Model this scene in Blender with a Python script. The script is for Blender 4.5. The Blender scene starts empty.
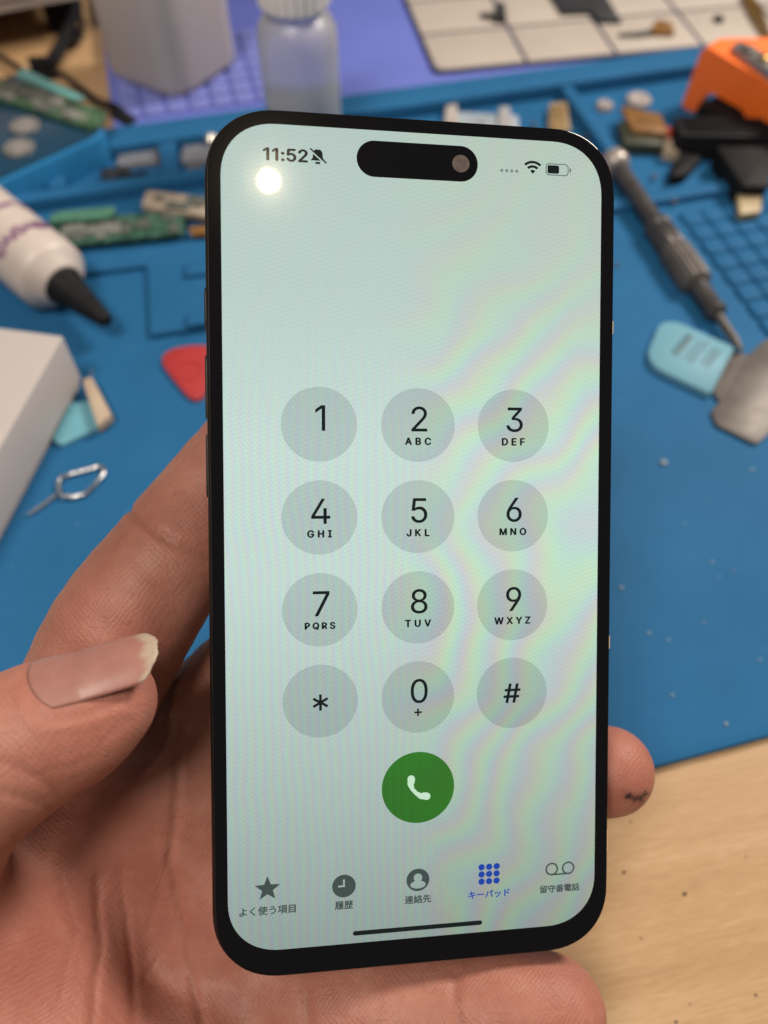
import bpy, math, random
import numpy as np
from mathutils import Vector, Matrix

random.seed(7)
rng = np.random.default_rng(7)
S = 0.001                                    # everything is authored in millimetres
C = bpy.context.scene.collection
sc = bpy.context.scene

# ------------------------------------------------------------------ camera, world, lamps, exposure
CAM_H, FPX, PITCH = 212.0, 800.0, math.radians(56)
sp, cp = math.sin(PITCH), math.cos(PITCH)
cam_data = bpy.data.cameras.new('camera')
cam_data.sensor_fit = 'HORIZONTAL'
cam_data.sensor_width = 36.0
cam_data.lens = 36.0 * FPX / 768.0
cam_data.clip_start, cam_data.clip_end = 0.01, 20
cam_data.dof.use_dof = True
cam_data.dof.focus_distance = 0.1375
cam_data.dof.aperture_fstop = cam_data.lens / 2.6
cam = bpy.data.objects.new('camera', cam_data)
cam.location = (0, 0, CAM_H * S)
cam.rotation_euler = (math.radians(90) - PITCH, 0, 0)
C.objects.link(cam)
sc.camera = cam

world = bpy.data.worlds.new('World')
sc.world = world
world.use_nodes = True
wb = world.node_tree.nodes['Background']
wb.inputs['Color'].default_value = (1.0, 0.93, 0.86, 1)
wb.inputs['Strength'].default_value = 0.12

sc.view_settings.view_transform = 'Standard'
sc.view_settings.look = 'None'
sc.view_settings.exposure = 0
sc.view_settings.gamma = 1
sc.view_settings.use_curve_mapping = False


def aim(o, target):
    o.rotation_euler = (Vector(target) - o.location).to_track_quat('-Z', 'Y').to_euler()


def area(name, loc, target, size, power, color):
    d = bpy.data.lights.new(name, 'AREA')
    d.shape, d.size, d.energy, d.color = 'DISK', size, power, color
    o = bpy.data.objects.new(name, d)
    o.location = loc
    aim(o, target)
    C.objects.link(o)
    return o


area('room_lamp', (0.68, 0.68, 0.80), (0.05, 0.2, 0), 0.30, 14.0, (1.0, 0.89, 0.77))
area('fill_lamp', (-0.24, -0.16, 0.95), (0.0, 0.15, 0.03), 0.30, 7.2, (1.0, 0.89, 0.77))  # soft fill, added to brighten the hand and the clamp front
# the small ceiling bulb that the glass mirrors in its upper corner
bulb = bpy.data.lights.new('ceiling_bulb', 'POINT')
bulb.energy, bulb.color, bulb.shadow_soft_size = 0.9, (1.0, 0.76, 0.44), 0.0072
bulb_o = bpy.data.objects.new('ceiling_bulb', bulb)
C.objects.link(bulb_o)                       # its place follows once the phone's pose is known

# ------------------------------------------------------------------ coordinates (mm)


def c2w(p):
    """camera millimetres (x right, y down, z ahead) -> world millimetres"""
    x, y, z = p[..., 0], p[..., 1], p[..., 2]
    return np.stack([x, z * cp - y * sp, CAM_H - z * sp - y * cp], -1)


def cm(u, v, z):
    return np.array([(u - 384) * z / FPX, (v - 512) * z / FPX, z])


def at(u, v, z=0.0):
    """the point at height z (mm) on the bench that the photograph shows at u, v"""
    d = np.array([(u - 384) / FPX, (512 - v) / FPX * sp + cp, (512 - v) / FPX * cp - sp])
    t = (z - CAM_H) / d[2]
    return np.array([d[0] * t, d[1] * t, z])


_a, _b = at(660, 768), at(768, 738.5)
E1 = (_b - _a) / np.linalg.norm(_b - _a)
E2 = np.array([-E1[1], E1[0], 0])


def ME(a, b, z=0.0):                          # mat coordinates -> world
    p = _a + E1 * a + E2 * b
    return np.array([p[0], p[1], z])


def toE(p):
    return float(E1 @ (p - _a)), float(E2 @ (p - _a))


MAT_ANG = math.atan2(E1[1], E1[0])

# ------------------------------------------------------------------ materials


def new_mat(name):
    m = bpy.data.materials.new(name)
    m.use_nodes = True
    nt = m.node_tree
    return m, nt, nt.nodes['Principled BSDF']


def lk(nt, a, b):
    nt.links.new(a, b)


def ramp(nt, fac, stops):
    r = nt.nodes.new('ShaderNodeValToRGB')
    while len(r.color_ramp.elements) > len(stops):
        r.color_ramp.elements.remove(r.color_ramp.elements[-1])
    while len(r.color_ramp.elements) < len(stops):
        r.color_ramp.elements.new(0.5)
    for e, (p, c) in zip(r.color_ramp.elements, stops):
        e.position = p
        e.color = (*c, 1)
    lk(nt, fac, r.inputs[0])
    return r.outputs[0]


def noise(nt, scale, detail=3, rough=0.55, vec=None, dist=0.0):
    n = nt.nodes.new('ShaderNodeTexNoise')
    n.inputs['Scale'].default_value = scale
    n.inputs['Detail'].default_value = detail
    n.inputs['Roughness'].default_value = rough
    n.inputs['Distortion'].default_value = dist
    if vec is not None:
        lk(nt, vec, n.inputs['Vector'])
    return n.outputs['Fac']


def geo_pos(nt):
    return nt.nodes.new('ShaderNodeNewGeometry').outputs['Position']


def obj_vec(nt, scale=(1, 1, 1), rot=(0, 0, 0), src='Object', ob=None):
    t = nt.nodes.new('ShaderNodeTexCoord')
    if ob is not None:
        t.object = ob
    mp = nt.nodes.new('ShaderNodeMapping')
    mp.inputs['Scale'].default_value = scale
    mp.inputs['Rotation'].default_value = rot
    lk(nt, t.outputs[src], mp.inputs['Vector'])
    return mp.outputs[0]


def bump(nt, bs, height, strength, dist):
    b = nt.nodes.new('ShaderNodeBump')
    b.inputs['Strength'].default_value = strength
    b.inputs['Distance'].default_value = dist
    lk(nt, height, b.inputs['Height'])
    lk(nt, b.outputs[0], bs.inputs['Normal'])


def basic(name, col, rough=0.5, metal=0.0, var=0.12, scale=60, bmp=0.0, sss=0.0, trans=0.0, spec=0.5, coat=0.0):
    m, nt, bs = new_mat(name)
    n = noise(nt, scale, 4, 0.6, geo_pos(nt))
    lo = tuple(max(0, c * (1 - var)) for c in col)
    hi = tuple(min(1, c * (1 + var)) for c in col)
    lk(nt, ramp(nt, n, [(0.3, lo), (0.7, hi)]), bs.inputs['Base Color'])
    rr = nt.nodes.new('ShaderNodeMapRange')
    rr.inputs['To Min'].default_value = max(0.02, rough - 0.07)
    rr.inputs['To Max'].default_value = min(1, rough + 0.07)
    lk(nt, noise(nt, scale * 2.3, 3, 0.6, geo_pos(nt)), rr.inputs['Value'])
    lk(nt, rr.outputs[0], bs.inputs['Roughness'])
    bs.inputs['Metallic'].default_value = metal
    bs.inputs['Specular IOR Level'].default_value = spec
    if coat:
        bs.inputs['Coat Weight'].default_value = coat
        bs.inputs['Coat Roughness'].default_value = 0.08
    if sss:
        bs.inputs['Subsurface Weight'].default_value = sss
        bs.inputs['Subsurface Radius'].default_value = (1, 0.9, 0.8)
        bs.inputs['Subsurface Scale'].default_value = 0.003
    if trans:
        bs.inputs['Transmission Weight'].default_value = trans
    if bmp:
        bump(nt, bs, noise(nt, scale * 12, 4, 0.6, geo_pos(nt)), 0.5, bmp)
    return m


def srgb(r, g, b):
    return tuple((c / 255 / 12.92) if c / 255 <= 0.04045 else ((c / 255 + 0.055) / 1.055) ** 2.4 for c in (r, g, b))


# ------------------------------------------------------------------ mesh helpers (points in mm)
class MB:
    def __init__(self):
        self.v, self.f = [], []

    def add(self, vs, fs):
        k = len(self.v)
        self.v += [tuple(float(c) for c in p) for p in vs]
        self.f += [tuple(i + k for i in f) for f in fs]
        return self

    def rings(self, rings, closed=True, cap0=True, cap1=True):
        """loft a list of equal-length closed rings"""
        n = len(rings[0])
        vs = [p for r in rings for p in r]
        fs = []
        for a in range(len(rings) - 1):
            for i in range(n if closed else n - 1):
                j = (i + 1) % n
                fs.append((a * n + i, a * n + j, (a + 1) * n + j, (a + 1) * n + i))
        if cap0:
            fs.append(tuple(reversed(range(n))))
        if cap1:
            fs.append(tuple((len(rings) - 1) * n + i for i in range(n)))
        return self.add(vs, fs)

    def slab(self, poly, z0, z1, bev=0.3, drop=None):
        """extrude a counter-clockwise outline (x, y) with a chamfered top edge"""
        P = np.array([(p[0], p[1]) for p in poly], float)
        ar = 0.5 * np.sum(P[:, 0] * np.roll(P[:, 1], -1) - np.roll(P[:, 0], -1) * P[:, 1])
        if ar < 0:
            P = P[::-1]
        Q = inset(P, bev)
        r = lambda A, z: [(x, y, z) for x, y in A]
        return self.rings([r(P, z0), r(P, z1 - bev), r(inset(P, bev * 0.3), z1 - bev * 0.3), r(Q, z1)])

    def tube(self, path, rad, n=12, cap=True):
        path = [np.array(p, float) for p in path]
        if np.isscalar(rad):
            rad = [rad] * len(path)
        rings, up = [], None
        for i, p in enumerate(path):
            t = path[min(i + 1, len(path) - 1)] - path[max(i - 1, 0)]
            t /= np.linalg.norm(t)
            if up is None:
                up = np.array([0, 0, 1.0]) if abs(t[2]) < 0.9 else np.array([1.0, 0, 0])
            s = np.cross(t, up); s /= np.linalg.norm(s)
            up = np.cross(s, t)
            rings.append([p + rad[i] * (math.cos(a) * s + math.sin(a) * up) for a in np.linspace(0, 2 * math.pi, n, endpoint=False)])
        return self.rings(rings, cap0=cap, cap1=cap)

    def lathe(self, base, axis, prof, n=40, mod=None):
        """prof: list of (distance along the axis, radius)"""
        base, axis = np.array(base, float), np.array(axis, float)
        axis = axis / np.linalg.norm(axis)
        up = np.array([0, 0, 1.0]) if abs(axis[2]) < 0.9 else np.array([0.0, 1.0, 0])
        s = np.cross(axis, up); s /= np.linalg.norm(s)
        t = np.cross(axis, s)
        rings = []
        for h, r in prof:
            rings.append([base + axis * h + (r + (mod(i, h) if mod else 0)) * (math.cos(a) * s + math.sin(a) * t)
                          for i, a in enumerate(np.linspace(0, 2 * math.pi, n, endpoint=False))])
        return self.rings(rings)

    def mesh(self, name, mt, smooth=None):
        me = bpy.data.meshes.new(name)
        me.from_pydata([(x * S, y * S, z * S) for x, y, z in self.v], [], self.f)
        me.validate()
        import bmesh
        bm = bmesh.new(); bm.from_mesh(me)
        bmesh.ops.recalc_face_normals(bm, faces=bm.faces)
        bm.to_mesh(me); bm.free()
        if mt:
            me.materials.append(mt)
        if smooth is not None:
            me.shade_smooth()
            if smooth < 179:
                me.set_sharp_from_angle(angle=math.radians(smooth))
        return me

    def build(self, name, mt, parent=None, smooth=35, mw=None):
        o = bpy.data.objects.new(name, self.mesh(name, mt, smooth))
        C.objects.link(o)
        if parent is not None:
            o.parent = parent
        return o


def inset(P, d):
    P = np.asarray(P, float)
    e = np.roll(P, -1, 0) - P
    e /= np.maximum(np.linalg.norm(e, axis=1, keepdims=True), 1e-9)
    nrm = np.stack([-e[:, 1], e[:, 0]], 1)
    pn = np.roll(nrm, 1, 0)
    b = nrm + pn
    b /= np.maximum(np.sum(b * nrm, 1, keepdims=True), 0.35)
    return P + b * d


def roundrect(w, h, r, n=8, cx=0.0, cy=0.0, k=2.0):
    out = []
    for sx, sy, a0 in ((1, 1, 0), (-1, 1, 90), (-1, -1, 180), (1, -1, 270)):
        for i in range(n + 1):
            a = math.radians(a0 + 90 * i / n)
            c, s = math.cos(a), math.sin(a)
            c = math.copysign(abs(c) ** (2 / k), c); s = math.copysign(abs(s) ** (2 / k), s)
            out.append((cx + sx * (w / 2 - r) + r * c, cy + sy * (h / 2 - r) + r * s))
    return out


def roundpoly(P, r, n=4):
    """round the corners of an outline"""
    P = [np.array(p[:2], float) for p in P]
    out = []
    for i, p in enumerate(P):
        a, b = P[i - 1] - p, P[(i + 1) % len(P)] - p
        rr = r[i] if isinstance(r, (list, tuple)) else r
        la, lb = np.linalg.norm(a), np.linalg.norm(b)
        d = min(rr, la * 0.48, lb * 0.48)
        p0, p1 = p + a / la * d, p + b / lb * d
        for t in np.linspace(0, 1, n + 1):
            out.append(tuple((1 - t) ** 2 * p0 + 2 * t * (1 - t) * p + t * t * p1))
    return out


def frame_xy(o, ang=0.0):
    c, s = math.cos(ang), math.sin(ang)
    return lambda x, y: (o[0] + c * x - s * y, o[1] + s * x + c * y)


def thing(name, label, cat, loc=(0, 0, 0), group=None):
    o = bpy.data.objects.new(name, None)
    o.empty_display_size = 0.01
    C.objects.link(o)
    tag(o, label, cat, group)
    return o


def tag(o, label, cat, group=None, kind=None):
    if label: o['label'] = label
    if cat: o['category'] = cat
    if group: o['group'] = group
    if kind: o['kind'] = kind
    return o


def px(poly, z):
    return [at(u, v, z)[:2] for u, v in poly]


# ------------------------------------------------------------------ the bench (setting)
def mth0(nt, a, b):
    n = nt.nodes.new('ShaderNodeMath'); n.operation = 'ADD'; lk(nt, a, n.inputs[0]); n.inputs[1].default_value = b
    return n.outputs[0]


def wood_mat():
    m, nt, bs = new_mat('maple_veneer')
    v = obj_vec(nt, (1, 1, 1), (0, 0, -0.20))
    st = nt.nodes.new('ShaderNodeMapping'); st.inputs['Scale'].default_value = (3.5, 70, 40)
    lk(nt, v, st.inputs['Vector'])
    g1 = noise(nt, 1.6, 5, 0.62, st.outputs[0], 0.5)
    st2 = nt.nodes.new('ShaderNodeMapping'); st2.inputs['Scale'].default_value = (170, 1100, 500)
    lk(nt, v, st2.inputs['Vector'])
    g2 = noise(nt, 1.0, 3, 0.6, st2.outputs[0])
    g3 = noise(nt, 14, 3, 0.5, v)
    mx = nt.nodes.new('ShaderNodeMath'); mx.operation = 'MULTIPLY_ADD'
    lk(nt, g2, mx.inputs[0]); mx.inputs[1].default_value = 0.62; lk(nt, g1, mx.inputs[2])
    mx2 = nt.nodes.new('ShaderNodeMath'); mx2.operation = 'MULTIPLY_ADD'
    lk(nt, g3, mx2.inputs[0]); mx2.inputs[1].default_value = 0.30; lk(nt, mth0(nt, mx.outputs[0], -0.10), mx2.inputs[2])
    col = ramp(nt, mx2.outputs[0], [(0.52, (0.345, 0.208, 0.100)), (0.74, (0.415, 0.258, 0.132)), (0.86, (0.44, 0.280, 0.146)), (1.0, (0.48, 0.318, 0.176))])
    lk(nt, col, bs.inputs['Base Color'])
    bs.inputs['Roughness'].default_value = 0.42
    bump(nt, bs, g2, 0.25, 0.0002)
    return m


WOOD = wood_mat()
desk = MB().slab([(-900, -600), (900, -600), (900, 1100), (-900, 1100)], -22, 0, 1.0).build('desk_surface', WOOD)
tag(desk, 'pale maple wood bench top under the mat', None, kind='structure')


# ------------------------------------------------------------------ blue silicone mat
def mat_material(name, col):
    m, nt, bs = new_mat(name)
    p = geo_pos(nt)
    n1 = noise(nt, 22, 4, 0.6, p)
    c = ramp(nt, n1, [(0.3, tuple(x * 0.9 for x in col)), (0.7, tuple(x * 1.08 for x in col))])
    # worn pale scuffs and dusty flecks
    sc1 = noise(nt, 260, 2, 0.5, p)
    fl = ramp(nt, sc1, [(0.70, (0, 0, 0)), (0.80, (1, 1, 1))])
    mix = nt.nodes.new('ShaderNodeMixRGB'); mix.blend_type = 'MIX'
    mul = nt.nodes.new('ShaderNodeMath'); mul.operation = 'MULTIPLY'
    lk(nt, fl, mul.inputs[0]); mul.inputs[1].default_value = 0.16
    lk(nt, mul.outputs[0], mix.inputs['Fac']); lk(nt, c, mix.inputs['Color1'])
    mix.inputs['Color2'].default_value = (0.24, 0.34, 0.42, 1)
    # fine pale scratches in two directions
    last = mix.outputs[0]
    for ang, sx_ in ((0.5, 60), (-0.7, 45)):
        mp = nt.nodes.new('ShaderNodeMapping'); mp.inputs['Rotation'].default_value = (0, 0, ang); mp.inputs['Scale'].default_value = (sx_, 1500, 300)
        lk(nt, p, mp.inputs['Vector'])
        ns = noise(nt, 1.0, 2, 0.5, mp.outputs[0], 0.6)
        mk_ = nt.nodes.new('ShaderNodeMath'); mk_.operation = 'MULTIPLY'
        lk(nt, ramp(nt, ns, [(0.70, (0, 0, 0)), (0.78, (1, 1, 1))]), mk_.inputs[0]); mk_.inputs[1].default_value = 0.22
        m3 = nt.nodes.new('ShaderNodeMixRGB'); lk(nt, mk_.outputs[0], m3.inputs['Fac']); lk(nt, last, m3.inputs['Color1'])
        m3.inputs['Color2'].default_value = (0.12, 0.24, 0.36, 1)
        last = m3.outputs[0]
    lk(nt, last, bs.inputs['Base Color'])
    bs.inputs['Roughness'].default_value = 0.62
    bs.inputs['Specular IOR Level'].default_value = 0.08
    bump(nt, bs, noise(nt, 1500, 3, 0.6, p), 0.3, 0.0001)
    return m


BLUE = mat_material('blue_silicone', (0.019, 0.114, 0.262))
mat_t = thing('silicone_mat', 'blue silicone work mat with raised tray walls lying on the wooden bench', 'work mat')


def erect(a0, b0, a1, b1, r=1.0):
    return roundpoly([ME(a0, b0), ME(a1, b0), ME(a1, b1), ME(a0, b1)], r, 3)


MB().slab(erect(-330, 0, 280, 326, 6), 0.05, 3.0, 0.8).build('mat_sheet', BLUE, mat_t)


def wall(name, a0, b0, a1, b1, h, r=1.5):
    return MB().slab(erect(a0, b0, a1, b1, r), 2.9, h, 1.0).build(name, BLUE, mat_t)


wall('tray_wall', -330, 309, 280, 325.5, 9.0)                 # far border
wall('tray_wall', -330, 279, -66, 286, 8.5)                   # near side of the left trays
wall('tray_wall', 70, 217, 280, 224, 6.0)                     # near side of the right tray
da, db = toE(at(592, 122, 8))
wall('tray_wall', da - 3, 224.3, da + 3, 308.7, 8.5)
wall('tray_wall', -66, 224.3, -60, 308.7, 8.0)
ea, eb = toE(at(170, 160, 8))
wall('tray_wall', ea - 4, 286.3, ea + 4, 308.7, 8.5)
wall('tray_wall', ea - 52, 286.3, ea - 45, 308.7, 8.5)
# a thin groove-lip near the front edge
# the stepped plateau beside the tray
MB().slab(roundpoly(px([(60, 276), (147, 265), (150, 335), (212, 325), (232, 312), (232, 236), (60, 258)], 5.2), 1.5, 3), 2.9, 5.4, 0.7).build('tray_step', BLUE, mat_t)
MB().slab(roundpoly(px([(185, 262), (215, 258), (215, 272), (185, 276)], 7.0), 1.0, 3), 5.3, 7.2, 0.6).build('tray_step', BLUE, mat_t)
MB().slab(roundpoly(px([(187, 312), (225, 306), (225, 320), (187, 326)], 7.0), 1.0, 3), 5.3, 7.2, 0.6).build('tray_step', BLUE, mat_t)
# small raised square pads
pad_me = MB().slab(roundpoly([(-4.45, -4.45), (4.45, -4.45), (4.45, 4.45), (-4.45, 4.45)], 1.6, 2), 0, 1.5, 0.7).mesh('grid_pad', BLUE, 50)
for i in range(11):
    for j in range(9):
        o = bpy.data.objects.new('grid_pad', pad_me)
        p = ME(111 + i * 9.5, 129.5 + j * 9.5, 2.95) * S
        o.location = p
        o.rotation_euler = (0, 0, MAT_ANG)
        C.objects.link(o); o.parent = mat_t

# ------------------------------------------------------------------ periwinkle board and the white parts mat
PERI = basic('periwinkle_plastic', (0.112, 0.148, 0.50), 0.5, var=0.08, scale=18)
PERI2 = basic('periwinkle_key', (0.16, 0.19, 0.52), 0.5, var=0.1, scale=40)
peri = thing('parts_board', 'periwinkle plastic board with a grid of raised squares behind the blue mat', 'board')
pa0, _ = toE(at(112, 112, 5))
MB().slab(erect(pa0, 328, 330, 560, 4), 0.05, 7.0, 1.0).build('board_sheet', PERI, peri)
key_me = MB().slab(roundpoly([(-4.6, -4.2), (4.6, -4.2), (4.6, 4.2), (-4.6, 4.2)], 1.0, 2), 0, 1.6, 0.5).mesh('raised_square', PERI2, 50)
for i in range(10):
    for j in range(7):
        o = bpy.data.objects.new('raised_square', key_me)
        o.location = ME(pa0 + 9 + i * 10.6, 337 + j * 10, 6.95) * S
        o.rotation_euler = (0, 0, MAT_ANG)
        C.objects.link(o); o.parent = peri

WHITE_MAG = basic('white_mat_surface', (0.41, 0.365, 0.325), 0.55, var=0.06, scale=25)
EDGE_NAVY = basic('navy_edge', (0.03, 0.035, 0.10), 0.5)
wm = thing('magnetic_mat', 'white screw sorting mat ruled into panels on the periwinkle board', 'sorting mat')
W0 = at(434, 76, 7)
wd1 = at(700, 50.5, 7) - W0; wd1 /= np.linalg.norm(wd1)
wd2 = np.array([-wd1[1], wd1[0], 0])


def WM(a, b):
    p = W0 + wd1 * a + wd2 * b
    return p[:2]


MB().slab(roundpoly([WM(0, 0), WM(330, 0), WM(330, 190), WM(0, 190)], 5, 4), 6.95, 8.4, 0.4).build('mat_base', EDGE_NAVY, wm)
tw = float(np.linalg.norm(at(529, 67, 8) - at(437, 75, 8)))
th = 36.0
for i in range(6):
    for j in range(4):
        x0, x1 = 1.6 + (i * tw if i else 0), (i + 1) * tw - 0.2
        y0, y1 = 1.6 + (j * th if j else 0), (j + 1) * th - 0.2
        x0 += 0.2 if i else 0; y0 += 0.2 if j else 0
        MB().slab(roundpoly([WM(x0, y0), WM(x1, y0), WM(x1, y1), WM(x0, y1)], [5 if (i, j) == (0, 0) else 0.6, 0.6, 0.6, 0.6], 3), 8.3, 9.1, 0.25).build('panel', WHITE_MAG, wm)

# ------------------------------------------------------------------ things lying on the white mat
BLACK = basic('black_plastic', (0.009, 0.009, 0.011), 0.6, var=0.3, spec=0.15)
DARK = basic('dark_flex', (0.02, 0.022, 0.028), 0.5, var=0.3)
BROWN = basic('amber_flex', (0.20, 0.095, 0.025), 0.4, var=0.25, scale=150)
GOLD = basic('brass', (0.45, 0.28, 0.10), 0.35, metal=0.9, var=0.2)
STEEL = basic('brushed_steel', (0.105, 0.094, 0.088), 0.5, metal=0.35, var=0.25, scale=90)
zt = 9.1
o = MB().slab(px([(545, -12), (562, 14), (591, 13), (598, 22), (621, 22), (600, -12)], zt + 1), zt, zt + 2.0, 0.4).build('battery_cover', DARK)
tag(o, 'black flat notched cover lying on the white sorting mat', 'phone part')
sc_t = thing('loose_bracket', 'small dark twisted bracket on a corner panel of the white sorting mat', 'phone part')
MB().slab(roundpoly(px([(480, 15), (497, 17), (497, 21), (481, 19)], zt), 0.8, 2), zt, zt + 1.6, 0.3).build('bracket_arm', DARK, sc_t)
MB().slab(roundpoly(px([(496, 8), (504, 9), (506, 24), (495, 23)], zt), 1.0, 2), zt, zt + 3.2, 0.4).build('bracket_body', DARK, sc_t)
fx = thing('flex_connector', 'brown flex connector with a thin dark tail on the white sorting mat', 'phone part')
MB().slab(roundpoly(px([(655, 24), (670, 27), (674, 37), (650, 36)], zt), 1.0, 2), zt, zt + 2.5, 0.4).build('connector_head', BROWN, fx)
MB().slab(px([(618, 35), (640, 33), (655, 30), (655, 36), (640, 38), (619, 38)], zt), zt, zt + 0.8, 0.2).build('flex_tail', DARK, fx)
o = MB().lathe(at(718, 21, zt), (0, 0, 1), [(0, 2.6), (1.2, 2.8), (2.0, 2.2), (2.2, 1.2)], 16).build('rubber_foot', BLACK)
tag(o, 'round black rubber button on the white sorting mat beyond the orange tool', 'phone part')
tz = thing('tweezers', 'brass coloured tweezers lying across the corner of the white sorting mat', 'tweezers')
MB().tube([at(743, -6, zt + 1.5), at(752, 14, zt + 1.5), at(766, 40, zt + 1.2)], [1.6, 1.5, 0.6], 8).build('tweezer_arm', GOLD, tz)
MB().tube([at(748, -6, zt + 1.5), at(760, 12, zt + 1.5), at(772, 40, zt + 1.2)], [1.6, 1.5, 0.6], 8).build('tweezer_arm', GOLD, tz)

# ------------------------------------------------------------------ bottles
MILK = basic('milky_plastic', (0.62, 0.565, 0.535), 0.42, var=0.03, scale=12, trans=0.35)
P1, P0, P2 = at(180, 107, 7), at(101, 76, 7), at(243, 60, 7)
u1 = P0 - P1; L1 = np.linalg.norm(u1); u1 /= L1
u2 = np.array([u1[1], -u1[0], 0]); u2 = u2 if u2 @ (P2 - P1) > 0 else -u2
L2 = float(u2 @ (P2 - P1))
jug = thing('square_bottle', 'large square milky plastic bottle standing on the periwinkle board', 'bottle')


def jug_ring(z, k, r):
    c = P1 + u1 * L1 / 2 + u2 * L2 / 2
    pts = []
    for (x, y) in roundrect(L1 * k, L2 * k, r * 1.5, 8):
        q = c + u1 * x + u2 * y
        pts.append((q[0], q[1], z))
    return pts


MB().rings([jug_ring(8.7, 0.93, 7), jug_ring(9.5, 0.97, 8), jug_ring(12, 1.0, 9), jug_ring(60, 1.0, 9), jug_ring(118, 1.0, 9), jug_ring(124, 0.97, 9),
            jug_ring(130, 0.86, 9), jug_ring(134, 0.6, 9), jug_ring(135, 0.42, 8), jug_ring(142, 0.40, 8)]).build('bottle_body', MILK, jug, 60)
jc = P1 + u1 * L1 / 2 + u2 * L2 / 2
CAPW = basic('white_cap', (0.84, 0.80, 0.78), 0.45, var=0.05)
rib = lambda i, h: 1.1 if i % 5 < 3 and (1.2 < h < 16.5 or 62 < h < 80) else 0.0
MB().lathe((jc[0], jc[1], 141), (0, 0, 1), [(0, 13), (1, 13.6), (1.3, 13.5), (16, 13.2), (17, 13.1), (19, 12)], 120, rib).build('bottle_cap', CAPW, jug, 30)

CLEAR = basic('clear_plastic', (0.78, 0.78, 0.82), 0.38, var=0.03, scale=20, trans=0.72)
sb = thing('dropper_bottle', 'small round translucent bottle with ribbed white cap behind the phone', 'bottle')
b0 = at(307, 150, 3.05)
MB().lathe(b0, (0, 0, 1), [(0, 14), (0.8, 15.6), (2.5, 16.2), (47, 16.2), (52.5, 15.7), (56, 14.0), (58, 11.5), (59, 10.4), (64, 10.2)], 48).build('bottle_body', CLEAR, sb, 60)
MB().lathe(b0, (0, 0, 1), [(1.5, 12), (2.4, 14.8), (26, 14.9), (26.1, 14.8)], 48).build('bottle_liquid', basic('cloudy_liquid', (0.62, 0.68, 0.78), 0.2, trans=0.6), sb, 60)
MB().lathe(b0, (0, 0, 1), [(61, 13.0), (61.5, 13.3), (62.5, 13.2), (79.5, 12.9), (80.5, 12.9), (82, 11.8), (82.4, 8)], 120, rib).build('bottle_cap', CAPW, sb, 30)

# ------------------------------------------------------------------ upper left: shelf, cable, blue phone, boards
SHELF = basic('pale_laminate', (0.46, 0.40, 0.36), 0.5, var=0.05)
sh = thing('drawer_unit', 'pale laminate drawer unit on dark feet at the back of the bench', 'drawer unit')
s0, s1 = at(-60, 24, 20), at(86, -3, 20)
sd = (s1 - s0) / np.linalg.norm(s1 - s0); sn = np.array([-sd[1], sd[0], 0])
sl = np.linalg.norm(s1 - s0)
Q = lambda a, b: (s0 + sd * a + sn * b)[:2]
MB().slab([Q(-120, 0), Q(sl, 0), Q(sl, 200), Q(-120, 200)], 20, 95, 1.5).build('cabinet', SHELF, sh)
MB().slab([Q(-110, 2), Q(sl - 6, 2), Q(sl - 6, -1.5), Q(-110, -1.5)], 26, 88, 0.8).build('drawer_front', SHELF, sh)
for a in (-100, sl - 22):
    for b in (14, 175):
        MB().slab([Q(a, b), Q(a + 14, b), Q(a + 14, b + 14), Q(a, b + 14)], 0.05, 20.2, 0.5).build('foot', BLACK, sh)
MB().slab([Q(-110, 60), Q(sl - 8, 60), Q(sl - 8, 64), Q(-110, 64)], 0.05, 20.2, 0.3).build('plinth', BLACK, sh)

cb = thing('charging_cable', 'thick black cable with a plug beside the square bottle', 'cable')
MB().tube([at(74, -12, 6), at(76, 8, 7), at(69, 28, 6), at(62, 45, 5), at(52, 62, 4), at(44, 70, 3.5)], [3.2, 3.4, 3.2, 3.2, 3.4, 3.4], 12).build('cord', BLACK, cb, 60)
MB().slab(roundpoly(px([(29, 64), (48, 63), (56, 71), (32, 74)], 4), 1.5, 3), 0.05, 8, 1.0).build('plug', BLACK, cb)
MB().tube([at(76, 8, 6), at(83, 22, 4), at(80, 36, 3), at(74, 44, 3)], 1.6, 10).build('cord', BLACK, cb, 60)
ld = thing('test_lead', 'thin black lead with a clip end curling in front of the square bottle', 'cable')
MB().tube([at(-8, 52, 3), at(10, 62, 3), at(24, 72, 4), at(44, 75, 10), at(62, 74, 10), at(78, 86, 9), at(96, 100, 8), at(112, 108, 8)], 1.5, 10).build('cord', BLACK, ld, 60)
MB().slab(roundpoly(px([(106, 100), (118, 104), (137, 118), (128, 126), (112, 116)], 8), 1.5, 3), 0.1, 8.6, 1.0).build('clip', BLACK, ld)

PHONE_BLUE = basic('dark_blue_glass', (0.008, 0.042, 0.085), 0.25, var=0.15, scale=20, coat=0.4)
PHONE_EDGE = basic('blue_anodised', (0.022, 0.185, 0.42), 0.32, metal=0.1, var=0.08)
bp = thing('blue_phone', 'dark blue phone lying face down with two pale camera lenses under a circuit board', 'phone')
A, B = at(-10, 184, 18), at(110, 129, 18)
pd = (B - A) / np.linalg.norm(B - A); pn = np.array([-pd[1], pd[0], 0])
PP = lambda a, b: tuple((B + pd * a + pn * b)[:2])
out = roundpoly([PP(0, 0), PP(0, 72), PP(-148, 72), PP(-148, 0)], 9, 6)
MB().slab(out, 3.05, 16.8, 1.8).build('phone_frame', PHONE_EDGE, bp, 40)
MB().slab(roundpoly([PP(-1.8, 1.8), PP(-1.8, 70.2), PP(-146.2, 70.2), PP(-146.2, 1.8)], 8, 6), 16.6, 17.6, 0.4).build('back_glass', PHONE_BLUE, bp, 40)
LENS = basic('lens_cover', (0.15, 0.15, 0.15), 0.3, var=0.2, scale=200)
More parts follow.
